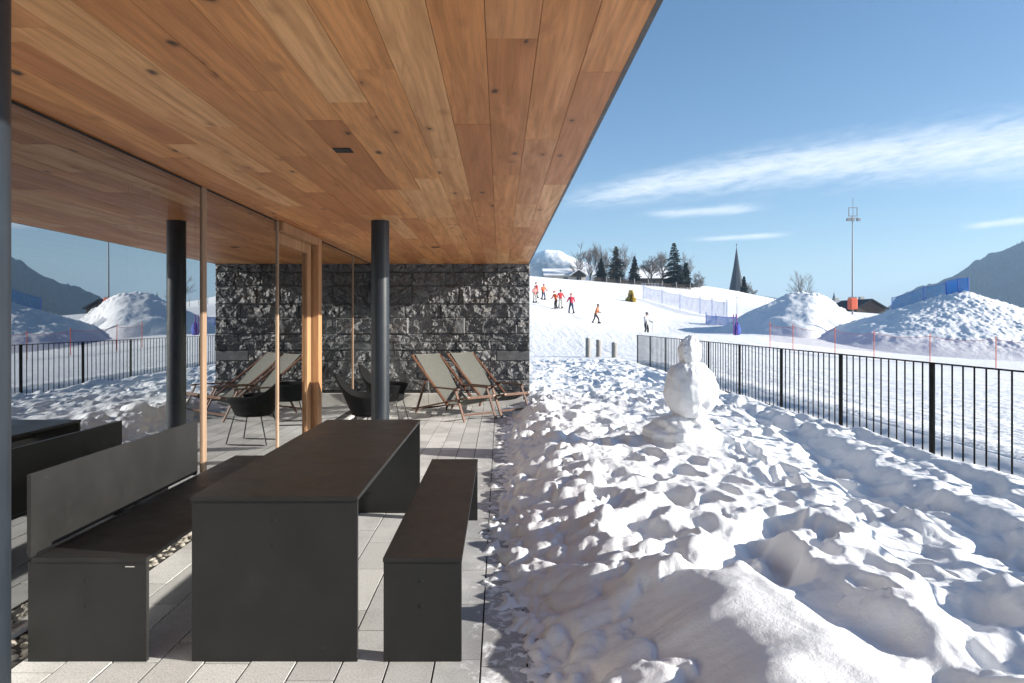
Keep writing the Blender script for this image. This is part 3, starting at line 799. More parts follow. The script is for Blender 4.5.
# ------------------------------------------------------------------ nets and poles
M_blue = net_mat('blue safety net', (.03, .30, .68), .50)
M_blue2 = net_mat('doubled blue net', (.02, .22, .66), .76)
M_pale = net_mat('pale blue net', (.14, .24, .60), .36)
M_lilac = net_mat('lilac net', (.42, .20, .34), .26)
M_orange = simple('orange plastic', (.62, .10, .04), .6, .1)
M_bluep = simple('blue plastic', (.03, .10, .42), .6, .1)
M_grey = simple('galvanised grey', (.2, .215, .23), .5, .15)
def zg(x, y): return ground_z(x, y)
def net(name, pts, h0, h1, mat_, polemat, label, polr=.03, zoff=None, sag=.1, extra=.25, group=None, poles=None, cat='net'):
    """pts: list of (x,y[,z]) along the net, net between h0 and h1 over the ground"""
    P = [Vector((p[0], p[1], p[2] if len(p) > 2 else zg(p[0], p[1]))) for p in pts]
    r = empty(name, P[0], 0, label, cat, group)
    vs = []; fs = []; k = 8
    for i in range(len(P)-1):
        for j in range(k+1 if i == len(P)-2 else k):
            t_ = j/k; p = P[i].lerp(P[i+1], t_)-P[0]; sg = sag*4*t_*(1-t_)
            vs += [(p.x, p.y, p.z+h0), (p.x, p.y, p.z+h1-sg)]
    n = len(vs)//2; fs = [(2*i, 2*i+2, 2*i+3, 2*i+1) for i in range(n-1)]
    m = MB(); m.add(vs, fs, False); m.build('netting', mat_, r)
    m = MB(); m.tube([vs[2*i+1] for i in range(n)], polr*.45, 5); m.build('top_cord', polemat, r)
    for p in P:
        m = MB(); q = p-P[0]; m.tube([(q.x, q.y, q.z-.3), (q.x, q.y, q.z+h1+extra)], polr, 8); m.build('pole', polemat, r)
    return r
# orange poles with thin net in front of the large mound
pts = []
for px, py, d in ((770, 346, 36.5), (793, 347.5, 35.5), (835, 357, 34), (874, 365, 32.5), (930, 368, 31), (996, 374, 29.5), (1050, 380, 28)):
    p = at(px, py, d); pts.append((p.x, p.y))
net('safety_net', pts, .35, 1.25, M_lilac, M_orange, 'low thin net on orange poles running below both snow mounds', .019, sag=.12, extra=.12)
# slope nets
pts = [(at(643, 0, 88).x, 88), (at(662, 0, 84).x, 84), (at(680, 0, 79).x, 79), (at(700, 0, 73).x, 73), (at(712, 0, 69).x, 69), (at(727, 0, 66).x, 66)]
net('safety_net', pts, .1, 1.7, M_pale, M_bluep, 'pale blue net descending the ski slope behind the skiers', .03, sag=.1)
pts = [(at(706, 0, 58).x, 58), (at(716, 0, 57).x, 57), (at(736, 0, 56).x, 56)]
net('safety_net', pts, .0, .75, M_blue2, M_bluep, 'short low deep blue net at the foot of the smaller snow mound', .03, sag=.05)
# folded net with two purple poles
M_purple = simple('purple plastic', (.16, .03, .22), .6, .2)
fp = at(734, 333, 47); gz = zg(fp.x, fp.y)
fn = empty('folded_net', (fp.x, fp.y, gz), 0, 'folded blue net leaning on two purple poles in front of the smaller mound', 'net')
for dx in (-.09, .09):
    m = MB(); m.tube([(dx, -.22, -.2), (dx*1.15, -.2, 1.42)], .034, 8); m.build('pole', M_purple, fn)
vs, fs = lump(.3, .25, .55, 77, .2, 14); m = MB(); m.add([(v[0]*(1.15-.8*(v[2]+.5))+.2, v[1], (v[2]+.5)*.92) for v in vs], fs, True); m.build('net_bundle', simple('bundled blue net', (.04, .07, .34), .8, .4, 12.), fn)
# blue net on the large mound crest
def mz(x, y): return zg(x, y)+float(hB(np.array([x]), np.array([y]))[0])
ptz = []
for px, d in ((892, 48.0), (924, 47), (946, 46.4), (957, 46.2)):
    x = at(px, 0, d).x; ptz.append((x, d, mz(x, d)))
net('crest_net', ptz, .0, 1.0, M_blue, M_bluep, 'see-through blue net rising along the crest of the largest mound', .03, sag=.08, extra=.03)
ptz = []
for px, d in ((946.5, 45.3), (958, 45.2), (968.5, 45.0)):
    x = at(px, 0, d).x; ptz.append((x, d, mz(x, d)))
net('crest_net', ptz, -.1, .95, M_blue2, M_bluep, 'dense deep blue net panel at the peak of the largest mound', .03, sag=.02, extra=.0)
# slim piste poles
for i, (px, py, d, h, lab) in enumerate(((737, 318, 74, 2.4, 'slim grey marker pole between the church spire and the folded net'), (724, 316, 78, 1.5, 'short grey marker pole on the slope beside the pale net'))):
    p = at(px, py, d); m = MB(); m.tube([(0, 0, -.3), (0, 0, h)], .03, 6); m.box(-.05, .05, -.035, .035, h-.25, h-.1)
    o = m.build('marker_pole', M_grey); o.location = (p.x, d, zg(p.x, d)); setp(o, lab, 'pole')

# floodlight mast
D_M = 82; p = at(852.5, 309, D_M); gz = zg(p.x, D_M); top = at(853, 216, D_M).z-gz
ms = empty('floodlight_mast', (p.x, D_M, gz), 0, 'tall slim grey floodlight mast with orange padded foot', 'mast')
m = MB(); m.tube([(0, 0, -.5), (0, 0, top*.5), (0, 0, top)], [.10, .085, .06], 12); m.build('pole', M_grey, ms)
hp = at(0, 298, D_M).z-gz
m = MB(); m.box(-.42, .42, -.42, .42, at(0, 309.5, D_M).z-gz, hp); m.build('padding', M_orange, ms, .12)
m = MB(); m.bar((-.45, 0, hp+.08), (.45, 0, hp+.08), .25, .12); m.build('pad_strap', M_grey, ms)
m = MB(); m.bar((-.45, 0, top), (.55, 0, top), .1); m.bar((-.45, 0, top+1.0), (.55, 0, top+1.0), .08); m.bar((-.45, 0, top-.05), (-.45, 0, top+1.04), .08); m.bar((.55, 0, top-.05), (.55, 0, top+1.04), .08); m.bar((.05, 0, top), (.05, 0, top+2.2), .05)
m.bar((-.6, 0, top-.25), (.75, 0, top-.25), .08); m.build('lamp_bracket', M_grey, ms)
for dx in (-.55, -.05, .65):
    m = MB(); m.box(dx-.2, dx+.2, -.3, .05, top-.62, top-.3); m.build('floodlight', M_grey, ms, .03)

# ------------------------------------------------------------------ trees
M_bark = simple('bark', (.085, .078, .076), .9, .3, 3.)
M_twig = simple('bare twigs', (.115, .105, .105), .9, .3, 2.)
M_needle = simple('dark needles', (.018, .03, .025), .8, .5, 1.2)
M_larch = simple('brown green needles', (.045, .045, .03), .8, .5, 1.2)
def bare_tree(loc, H_, W_, label, seed, upright=.5, cat='tree', group='leafless trees on the slope'):
    rd = random.Random(seed)
    root = empty('bare_tree', loc, 0, label, cat, group)
    tr = MB(); tw = MB()
    def grow(p, d, L, r, lvl):
        k = 3; pts = [p]; dd = d.copy(); q = p
        for i in range(k):
            dd = (dd+Vector((rd.gauss(0, .13), rd.gauss(0, .13), rd.gauss(.05, .07)))).normalized(); q = q+dd*(L/k); pts.append(q)
        rads = [r*(1-.45*i/k) for i in range(k+1)]
        (tr if lvl < 2 else tw).tube(pts, rads, 5 if lvl < 2 else 3, cap=False)
        if lvl >= 4 or L < .25: return
        n = 3 if lvl < 4 else 3
        for c in range(n + (3 if lvl == 0 else 1)):
            t_ = rd.uniform(.35, 1.) if lvl else rd.uniform(.3, 1.); i = min(k-1, int(t_*k)); bp = pts[i].lerp(pts[i+1], t_*k-i)
            az = rd.uniform(0, 2*math.pi); sp = rd.uniform(.45, 1.25)*(1.25-upright*.6)
            side = Vector((math.cos(az), math.sin(az), 0)); nd = (dd*1.0+side*sp+Vector((0, 0, upright*.22))).normalized()
            grow(bp, nd, L*rd.uniform(.52, .74), max(rads[i]*rd.uniform(.5, .68), .02), lvl+1)
        grow(pts[-1], dd, L*.68, rads[-1], lvl+1)
    grow(Vector((0, 0, -.4)), Vector((rd.gauss(0, .03), rd.gauss(0, .03), 1)).normalized(), H_*.36, H_*.02, 0)
    # scale to the wanted height and width
    vs = tr.v+tw.v; mxz = max(v[2] for v in vs); xs = sorted(abs(v[0]) for v in vs); mw = xs[int(len(xs)*.985)]
    sx = min(1.6, max(.5, (W_/2)/mw)); sz = H_/mxz
    for mb_ in (tr, tw): mb_.v = [(v[0]*sx, v[1]*sx, v[2]*sz) for v in mb_.v]
    tr.build('trunk', M_bark, root); tw.build('crown', M_twig, root)
    return root
def conifer(loc, H_, W_, label, seed, mat_=None, ragged=.3, name='conifer', group='dark conifers on the slope', tri=2600, top_gap=0):
    rd = random.Random(seed); root = empty(name, loc, 0, label, 'tree', group)
    m = MB(); m.tube([(0, 0, -.5), (0, 0, H_*.96)], [H_*.016, H_*.003], 7); m.build('trunk', M_bark, root)
    c = MB(); z = H_*.06+top_gap
    while z < H_*.99:
        f = (z/H_); R_ = W_/2*1.45*(1-f)**.75*rd.uniform(1-ragged, 1.08)+.06
        nb = int(6+9*(1-f))
        for b in range(nb):
            az = rd.uniform(0, 2*math.pi); L = R_*rd.uniform(.7, 1.1); dz = -L*rd.uniform(.12, .42)
            d = Vector((math.cos(az), math.sin(az), 0)); sd = Vector((-d.y, d.x, 0))
            ns = max(3, int(L/.28))
            for i in range(ns):
                t0 = (i+.3)/ns; p = Vector((0, 0, z))+d*(L*t0)+Vector((0, 0, dz*t0*t0*1.2+.1*L*t0)); w_ = (.14+.30*L*(1-t0)**.7)*rd.uniform(.6, 1.2)
                for s_ in (-1, 1):
                    e = p+sd*(s_*w_)+d*(w_*.5)+Vector((0, 0, rd.uniform(-.22, .02)-.15*w_))
                    c.add([p-d*.12, p+d*.16+Vector((0, 0, .04)), e], [(0, 1, 2)])
                c.add([p+Vector((0, 0, .05)), p+d*.14-Vector((0, 0, rd.uniform(.1, .3))), p-d*.14-Vector((0, 0, .1))+sd*rd.uniform(-.1, .1)], [(0, 1, 2)])
        z += H_*rd.uniform(.02, .034)
    c.build('crown', mat_ or M_needle, root); return root
def tree_at(px, base, top, wpx, d):
    p = at(px, base, d); t_ = at(px, top, d).z; gz = zg(p.x, d); gz = min(gz, p.z)
    return (p.x, d, gz), t_-gz, wpx/F*d
def BT(px, base, top, w, d, label, seed, up=.5):
    l, h, ww = tree_at(px, base, top, w, d); return bare_tree(l, h, ww, label, seed, up)
BT(579, 281, 240, 26, 150, 'spreading leafless tree just above the low chalet roof', 1)
BT(597, 284, 241, 15, 133, 'slender leafless tree beside the chalet gable end', 2, .9)
BT(606, 285, 240, 14, 134, 'tall slim leafless tree close to the brownish conifer', 3, .9)
BT(622, 285, 241, 30, 142, 'broad leafless tree behind the brownish conifer', 4)
BT(652, 288, 254, 26, 138, 'round leafless tree in front of the second snowy roof', 5)
BT(664, 289, 248, 22, 140, 'leafless tree touching the tallest conifer', 6)
BT(684, 292, 249, 20, 136, 'leafless tree on the church side of the tallest conifer', 7, .7)
BT(697, 294, 269, 15, 132, 'small pale leafless tree at the end of the tree row', 8)
BT(749, 302, 279, 17, 150, 'small leafless tree beside the church spire', 9)
BT(806, 305, 269, 29, 177, 'lone round leafless tree above the smaller snow mound', 10)
BT(590, 284, 246, 14, 145, 'thin leafless tree rising behind the chalet roof end', 11, .9)
BT(641, 288, 262, 16, 150, 'low leafless tree between the small dark fir and the second roof', 12, .6)
def CT(px, base, top, w, d, label, seed, **k):
    l, h, ww = tree_at(px, base, top, w, d); return conifer(l, h, ww, label, seed, **k)
CT(616, 287, 246, 22, 130, 'shaggy brownish conifer among leafless trees', 21, mat_=M_larch, ragged=.55)
CT(634.5, 288, 256, 13, 130, 'small pointed dark fir beside the shaggy brownish conifer', 22)
CT(674, 292, 242, 25, 130, 'tallest dark spruce near the end of the tree row', 23, ragged=.3)
CT(686, 294, 262, 18, 131, 'shorter dark spruce leaning against the tallest one', 24, ragged=.5)
CT(744, 300, 276, 9, 150, 'narrow dark conifer touching the church spire', 25, ragged=.4)
CT(601, 286, 258, 16, 132, 'ragged dark conifer between the chalet and the brownish conifer', 26, ragged=.5, mat_=M_larch)
# small yellowish sapling on the piste
l, h, w_ = tree_at(631, 300, 288.5, 15, 80)
conifer(l, h*.9, w_*.55, 'small yellowish green sapling standing alone on the open slope', 31, mat_=simple('yellow needles', (.62, .50, .16), .8, .35, 2.), ragged=.8, name='sapling', group=None, top_gap=.0)

# ------------------------------------------------------------------ houses and church
M_render = simple('pale render', (.5, .47, .42), .85, .1, 1.)
M_dwood = simple('dark timber cladding', (.06, .045, .035), .85, .3, 3., stretch=(1, 1, 8))
M_win = simple('dark window glass', (.02, .025, .03), .1, .1)
M_slate = simple('dark slate', (.022, .026, .034), .7, .3, 3., spec=.2)
def house(px0, px1, base_y, eave_y, ridge_y, d, label, wallm, roofm, dep=8, ridge='x', rz=0, cap=True, name='chalet'):
    a = at(px0, 0, d).x; b = at(px1, 0, d).x; w_ = (b-a); cx = (a+b)/2
    zb = min(zg(cx, d), at(0, base_y, d).z)-.5; ze = at(0, eave_y, d).z-zb; zr = at(0, ridge_y, d).z-zb
    r = empty(name, (cx, d+dep/2, zb), rz, label, 'house')
    hx, hy = w_/2*.9, dep/2*.9
    m = MB(); m.box(-hx, hx, -hy, hy, 0, ze-.06)
    zi = zr-.12
    if ridge == 'x': m.add([(-hx, -hy, ze-.06), (-hx, hy, ze-.06), (-hx, 0, zi), (hx, -hy, ze-.06), (hx, hy, ze-.06), (hx, 0, zi)], [(0, 2, 1), (3, 4, 5)])
    else: m.add([(-hx, -hy, ze-.06), (hx, -hy, ze-.06), (0, -hy, zi), (-hx, hy, ze-.06), (hx, hy, ze-.06), (0, hy, zi)], [(0, 1, 2), (3, 5, 4)])
    m.build('wall', wallm, r)
    m = MB(); X_, Y_ = w_/2, dep/2; th = .22
    if ridge == 'x':
        sl = (zr-ze)/Y_
        for s_ in (-1, 1): m.add([(x, s_*y, z+t_) for t_ in (0, th) for x in (-X_, X_) for y, z in ((0, zr), (Y_*1.08, ze-.08*sl*Y_))], [(0, 1, 3, 2), (4, 6, 7, 5), (0, 4, 5, 1), (2, 3, 7, 6), (1, 5, 7, 3), (0, 2, 6, 4)])
    else:
        sl = (zr-ze)/X_
        for s_ in (-1, 1): m.add([(s_*x, y, z+t_) for t_ in (0, th) for y in (-Y_, Y_) for x, z in ((0, zr), (X_*1.05, ze-.05*sl*X_))], [(0, 1, 3, 2), (4, 6, 7, 5), (0, 4, 5, 1), (2, 3, 7, 6), (1, 5, 7, 3), (0, 2, 6, 4)])
    ro = m.build('roof', roofm, r)
    m = MB(); m.box(w_*.18, w_*.18+.7, .4, 1.1, zr-.5, zr+.75); m.build('chimney', M_conc, ro)
    nw = max(2, int(w_/2.6))
    for k in range(nw):
        xx = -hx+(k+.5)*2*hx/nw
        m = MB(); m.box(xx-.5, xx+.5, -hy-.05, -hy+.02, ze-1.6, ze-.5); wi = m.build('window', M_dwood, r)
        m = MB(); m.box(xx-.42, xx+.42, -hy-.07, -hy-.052, ze-1.52, ze-.58); m.build('pane', M_win, wi)
    return r, hx, hy, ze, zr
r, hx, hy, ze, zr = house(543.5, 588, 283, 275, 268, 150, 'long low chalet with snowy roof and dark gable at the hill top', M_render, M_snow, 9)
m = MB(); m.add([(1.2, -hy-.9, ze-.1), (4.4, -hy-.9, ze-.1), (2.8, -hy-.9, ze+1.05)], [(0, 1, 2)]); m.box(1.2, 4.4, -hy-.9, 0, ze-.4, ze-.1); m.build('gable', M_dwood, r)
m = MB()
for s_ in (-1, 1): m.add([(2.8+s_*x, y, z+t_) for t_ in (0, .2) for y in (-hy-1.3, 1) for x, z in ((0, ze+1.1), (2.0, ze-.2))], [(0, 1, 3, 2), (4, 6, 7, 5), (0, 4, 5, 1), (2, 3, 7, 6), (1, 5, 7, 3), (0, 2, 6, 4)])
m.build('gable_roof', M_snow, r)
house(635, 672, 292, 277.5, 267, 146, 'house with wide snowy roof and dark walls behind the trees', M_dwood, M_snow, 9)
house(857, 888, 313, 309, 300, 110, 'house with dark gable roof behind the large mound', M_dwood, M_slate, 10, ridge='y')
house(826, 857, 312, 306.5, 301, 125, 'low house with grey roof beside the orange mast foot', M_dwood, simple('grey metal roof', (.3, .32, .34), .5, .2), 8)
def steeple(px, base_y, tip_y, hw_px, d, label, tower=True, name='church'):
    p = at(px, base_y, d); zt = at(px, tip_y, d).z; hw = hw_px/F*d; zb = zg(p.x, d)-1
    r = empty(name, (p.x, d, zb), 0, label, 'church')
    z0 = p.z-zb; z1 = zt-zb
    m = MB(); m.box(-hw*.8, hw*.8, -hw*.8, hw*.8, 0, z0); m.build('tower', M_render, r)
    m = MB(); n = 8; vs = []
    for z, rr in ((z0, hw*1.12), (z0+(z1-z0)*.14, hw*.93), (z0+(z1-z0)*.55, hw*.44), (z1, .03)):
        vs += [(rr*math.cos(2*math.pi*(j+.5)/n), rr*math.sin(2*math.pi*(j+.5)/n), z) for j in range(n)]
    m.add(vs, [(i*n+j, i*n+(j+1) % n, (i+1)*n+(j+1) % n, (i+1)*n+j) for i in range(3) for j in range(n)]); m.build('spire', M_slate, r)
    m = MB(); m.bar((0, 0, z1-.2), (0, 0, z1+hw*.55), hw*.05); m.bar((-hw*.14, 0, z1+hw*.35), (hw*.14, 0, z1+hw*.35), hw*.05); m.build('cross', M_black, r)
    m = MB(); m.box(-hw*.25, hw*.25, -hw*.82, -hw*.78, z0-hw*1.4, z0-hw*.5); m.build('louvre', M_dwood, r)
    return r
steeple(736.5, 291, 247, 6.6, 300, 'church with tall dark needle spire beyond the snowy hill')
steeple(834, 300, 292, 1.6, 360, 'tiny far steeple between the lone tree and the mast')
# dark paling fence along the tree row
p0 = at(592, 0, 127).x; p1 = at(690, 0, 127).x
fr = empty('paling_fence', (p0, 127, 0), 0, 'dark timber paling fence along the foot of the trees', 'fence')
m = MB(); x = p0
while x < p1:
    z = zg(x, 127); m.box(x-p0, x-p0+.17, -.02, .02, z-.2, z+.75+random.uniform(-.1, .1)); x += .27
m.build('paling', M_dwood, fr)
x = p0; 
while x < p1:
    z = zg(x, 127); m = MB(); m.box(x-p0, x-p0+.14, -.2, -.05, z-.3, z+1.15); m.build('post', M_greywood, fr); x += 2.6
# boundary posts along the hill top beyond the slope
for i in range(9):
    px = 756+i*9.2; d = 118; p = at(px, 0, d); z = zg(p.x, d); m = MB(); m.tube([(0, 0, -.3), (0, 0, 1.2+.3*(i % 3 == 0))], .05, 6)
    o = m.build('fence_post', M_greywood); o.location = (p.x, d, z); setp(o, 'slim timber post in the row along the far hill top', 'post', 'timber posts along the far hill top')

# ------------------------------------------------------------------ far hills
def hill_mat(name, c0, c1, c2, lo, hi, sc=.004):
    m, t, b, o = new_mat(name); v = t.obj()
    sx = t.new('ShaderNodeSeparateXYZ'); t.l.new(v, sx.inputs[0])
    f = t.mapr(t.m('ADD', sx.outputs[2], t.m('MULTIPLY', t.m('SUBTRACT', t.noise(v, sc, 8, .65), .5), (hi-lo)*2.2)), lo, hi)
    c = t.mix(t.noise(v, sc*8, 5), c0, c1); c = t.mix(t.mapr(f, .35, .65), c, c2)
    t.put(b.inputs['Base Color'], c); b.inputs['Roughness'].default_value = .9
    t.put(b.inputs['Normal'], t.bump(t.noise(v, sc*14, 6, .7), .6, 12.)); return m
def hill(name, pts, d, depth, mat_, seed, amp, n=(260, 60), spiky=0):
    """ridge silhouette pts (px,py) at distance d, falling away in front and behind"""
    px = np.linspace(pts[0][0], pts[-1][0], n[0]); py = np.interp(px, [p[0] for p in pts], [p[1] for p in pts])
    xs = (px-VX)/F*d; zr = EYE+(VY-py)/F*d
    v = np.linspace(-1, 1, n[1]); X = np.repeat(xs[None], n[1], 0); V = np.repeat(v[:, None], n[0], 1)
    Y = d+V*depth; prof = np.clip(1-np.abs(V)**1.25, 0, 1)
    Z = zr[None]*prof-8*(1-prof)
    Z = Z+fbm(X/d*18, Y/d*18, seed, 5)*amp*(1-prof**6)*sst(0, .3, prof)
    if spiky: Z = Z+spiky*np.abs(perlin(X/4.5, Y/7., seed+3))
    return setp(link(name, grid_mesh(name, X, Y, Z, smooth=True), mat_), kind='structure')
hill('mountain', [(380, 300), (430, 268), (470, 254), (505, 258), (530, 255), (543, 250.5), (556, 251.5), (572, 257), (592, 266), (640, 282), (720, 298)], 1500, 420, hill_mat('alpine slope', (.05, .06, .07), (.12, .13, .14), (.8, .82, .85), 85, 165), 4, 20)
hill('low_hill', [(640, 300), (690, 285), (706, 286), (735, 292), (770, 297), (830, 305), (900, 309)], 1500, 300, hill_mat('wooded rise', (.03, .05, .045), (.05, .07, .06), (.08, .1, .09), 60, 120), 8, 14)
hill('wooded_hill', [(870, 334), (905, 325), (928, 312), (946, 294), (968, 274), (1000, 255), (1024, 242), (1080, 222), (1180, 207), (1350, 205), (1600, 230)], 950, 300, hill_mat('conifer covered slope', (.010, .019, .022), (.018, .03, .032), (.026, .038, .04), 90, 160, .01), 12, 16, (420, 90), spiky=1.5)
rd = random.Random(3); fo = MB()
HP = [(905, 325), (928, 312), (946, 294), (968, 274), (1000, 255), (1024, 242), (1080, 222), (1180, 207)]
for k in range(1500):
    px = rd.uniform(930, 1170); py = float(np.interp(px, [p[0] for p in HP], [p[1] for p in HP])); v = -abs(rd.gauss(0, .22)); d = 950
    x = (px-VX)/F*d; zr = EYE+(VY-py)/F*d; prof = max(0, 1-abs(v)**1.25); z = zr*prof-8*(1-prof)
    h = rd.uniform(3, 6.5); r_ = h*.2; y = d+v*300
    fo.add([(x+r_*math.cos(j*1.2566), y+r_*math.sin(j*1.2566), z-1) for j in range(5)]+[(x, y, z+h)], [(j, (j+1) % 5, 5) for j in range(5)])
setp(fo.build('hill_forest', M_needle), 'distant conifer forest covering the dark hill flank', 'forest', kind='stuff')

# ------------------------------------------------------------------ skiers
M_skin = simple('skin', (.5, .3, .22), .6, .1)
def cloth(n, c): return simple(n, c, .8, .2, 9.)
C_black = cloth('black cloth', (.015, .015, .018)); C_navy = cloth('navy cloth', (.02, .03, .07)); C_red = cloth('red jacket', (.5, .03, .03)); C_orange = cloth('orange jacket', (.62, .1, .03))
C_pink = cloth('pale pink jacket', (.6, .22, .2)); C_grey = cloth('pale trousers', (.4, .38, .34)); C_white = cloth('white jacket', (.36, .37, .4)); C_crim = cloth('crimson jacket', (.42, .02, .05)); C_brown = cloth('rust jacket', (.42, .13, .05))
M_helm = [simple('black helmet', (.02, .02, .022), .3), simple('red helmet', (.4, .03, .03), .3)]
def skier(px, py, d, Hh, rz, jm, tm, hm, spread, lean, step, arm, label, poles=False):
    p = at(px, py, d); gz = zg(p.x, d)
    root = empty('person', (p.x, d, gz), rz, label, 'person', 'skiers on the slope')
    k = Hh/1.7
    # local: faces +x ; y sideways
    hipz = .86*k; V = {}; E = []
    lx = math.sin(lean)
    def J(n, x, y, z, r): V[n] = (Vector((x, y, z))*1.0, r*k)
    J('pel', 0, 0, hipz, .135); J('wai', lx*.2*k, 0, hipz+.2*k, .13); J('che', lx*.42*k, 0, hipz+.42*k, .165); J('nec', lx*.58*k, 0, hipz+.585*k, .065); J('hed', lx*.62*k+.02*k, 0, hipz+.70*k, .095); J('crn', lx*.64*k+.02*k, 0, hipz+.80*k, .085)
    for s_, n in ((1, 'l'), (-1, 'r')):
        fx = step*s_*.28*k; fy = s_*spread*k
        J('hip'+n, 0, s_*.09*k, hipz-.05*k, .11); J('kne'+n, fx*.55+.10*k, s_*.09*k+(fy-s_*.09*k)*.5, .46*k, .085); J('ank'+n, fx, fy, .10*k, .07); J('toe'+n, fx+.14*k, fy, .05*k, .055)
        E += [('pel', 'hip'+n), ('hip'+n, 'kne'+n), ('kne'+n, 'ank'+n), ('ank'+n, 'toe'+n)]
        J('sho'+n, lx*.52*k, s_*.19*k, hipz+.50*k, .08); J('elb'+n, lx*.40*k+.05*k, s_*(.27+arm*.1)*k, hipz+.24*k, .062); J('wri'+n, lx*.3*k+.24*k, s_*(.26+arm*.16)*k, hipz+.13*k+arm*.05*k, .05); J('han'+n, lx*.3*k+.33*k, s_*(.26+arm*.16)*k, hipz+.12*k+arm*.05*k, .052)
        E += [('che', 'sho'+n), ('sho'+n, 'elb'+n), ('elb'+n, 'wri'+n), ('wri'+n, 'han'+n)]
    E += [('pel', 'wai'), ('wai', 'che'), ('che', 'nec'), ('nec', 'hed'), ('hed', 'crn')]
    names = list(V); me = bpy.data.meshes.new('body_cage'); me.from_pydata([V[n][0] for n in names], [(names.index(a), names.index(b)) for a, b in E], [])
    o = bpy.data.objects.new('body_cage', me); COL.objects.link(o)
    md = o.modifiers.new('skin', 'SKIN'); md.use_smooth_shade = True
    for i, n in enumerate(names):
        sv = me.skin_vertices[0].data[i]; sv.radius = (V[n][1], V[n][1]); sv.use_root = (n == 'pel')
    o.modifiers.new('sub', 'SUBSURF').levels = 1
    dg = bpy.context.evaluated_depsgraph_get(); dg.update(); bme = bpy.data.meshes.new_from_object(o.evaluated_get(dg)); bpy.data.objects.remove(o)
    bme.name = 'body'
    seg = [(V[a][0], V[b][0], a, b) for a, b in E]
    mats = [jm, tm, M_skin, C_black]
    bme.materials.clear()
    b_ = link('body', bme, mats, root)
    for f in bme.polygons:
        c = f.center; best = None
        for (A, B, a, b) in seg:
            t_ = max(0, min(1, (c-A).dot(B-A)/max(1e-9, (B-A).length_squared))); dist = (c-(A+(B-A)*t_)).length
            if best is None or dist < best[0]: best = (dist, a, b)
        a, b = best[1], best[2]
        if a in ('nec', 'hed'): f.material_index = 2
        elif b.startswith('han') or b.startswith('toe'): f.material_index = 3
        elif a.startswith('hip') or a.startswith('kne') or (b.startswith('hip')): f.material_index = 1
        else: f.material_index = 0
        f.use_smooth = True
    hd = V['crn'][0]
    vs, fs = lump(.118*k, .105*k, .105*k, 5, .02, 10); m = MB(); m.add([(v[0]+hd.x-.01*k, v[1]+hd.y, max(v[2], -.03*k)+hd.z) for v in vs], fs, True); m.build('helmet', hm, root)
    m = MB(); m.box(hd.x+.07*k, hd.x+.118*k, -.065*k, .065*k, hd.z-.10*k, hd.z-.045*k); m.build('goggles', M_black, root, .01)
    for s_, n in ((1, 'l'), (-1, 'r')):
        f = V['ank'+n][0]; m = MB(); L = .72*k
        m.add([(f.x+a, f.y+b*w2, z) for z in (.008, .024) for a, w2, in ((-L*.85, .04), (L*.85, .045), (L*1.12, .03)) for b in (-1, 1)],
              [(0, 1, 3, 2), (2, 3, 5, 4), (6, 8, 9, 7), (8, 10, 11, 9), (0, 2, 8, 6), (2, 4, 10, 8), (1, 7, 9, 3), (3, 9, 11, 5), (0, 6, 7, 1), (4, 5, 11, 10)])
        m.build('ski', C_black if n == 'l' else C_black, root)
        m = MB(); m.box(f.x-.13*k, f.x+.17*k, f.y-.055*k, f.y+.055*k, .026, .16*k); m.build('ski_boot', C_black, root, .02)
        if poles:
            h = V['han'+n][0]; m = MB(); m.tube([(h.x+.02, h.y, h.z+.10), (h.x-.12, h.y*1.25, .02)], .012, 6); m.build('ski_pole', M_grey, root)
    return root
skier(534.8, 301.5, 55, 1.32, R(-70), C_pink, C_grey, M_helm[1], .14, .15, .1, .2, 'child skier in pale pink jacket nearest the stone wall corner')
skier(537.5, 296, 61, 1.38, R(200), C_red, C_black, M_helm[0], .2, .25, .3, .6, 'child skier in dark red jacket behind the one in pale pink')
skier(543.2, 296, 60, 1.35, R(-60), C_orange, C_navy, M_helm[1], .17, .15, .2, .5, 'child skier in orange red jacket and blue trousers, farthest up the slope')
skier(556.2, 309.5, 53, 1.36, R(215), C_orange, C_black, M_helm[1], .3, .35, .5, .5, 'child skier in bright orange jacket bending with legs wide apart')
skier(560.4, 308, 54.5, 1.45, R(-80), C_red, C_grey, M_helm[0], .15, .1, .2, .3, 'skier in red jacket and pale trousers behind the bending child')
skier(571.4, 313, 52, 1.5, R(100), C_crim, C_navy, M_helm[1], .2, .12, .2, .4, 'skier in crimson jacket standing square with both legs apart')
skier(595.5, 323, 50, 1.4, R(-25), C_brown, C_black, M_helm[0], .22, .35, .9, .2, 'skier in rust coloured jacket striding alone down the slope')
skier(646, 336, 49, 1.62, R(-50), C_white, C_black, M_helm[0], .13, .1, .15, .5, 'adult skier in white and black jacket with poles above the railing end', poles=True)

# ------------------------------------------------------------------ light
Ld = Vector((-1, .2, -.346)).normalized()
sun = bpy.data.lights.new('sun', 'SUN'); sun.energy = 5.0; sun.angle = R(.53); sun.color = (1, .94, .85)
so = bpy.data.objects.new('sun', sun); COL.objects.link(so); so.rotation_euler = Ld.to_track_quat('-Z', 'Y').to_euler(); so.location = (20, -5, 12)
elev = math.asin(-Ld.z); azim = math.atan2(-Ld.x, -Ld.y)
wd = bpy.data.worlds.new('World'); SC.world = wd; wd.use_nodes = True
t = NT(wd.node_tree); t.n.clear()
out = t.new('ShaderNodeOutputWorld'); bg = t.new('ShaderNodeBackground'); t.l.new(bg.outputs[0], out.inputs[0])
sky = t.new('ShaderNodeTexSky'); sky.sky_type = 'NISHITA'; sky.sun_disc = False; sky.sun_elevation = elev; sky.sun_rotation = azim; sky.altitude = 800; sky.air_density = 1.0; sky.dust_density = 1.1; sky.ozone_density = 2.
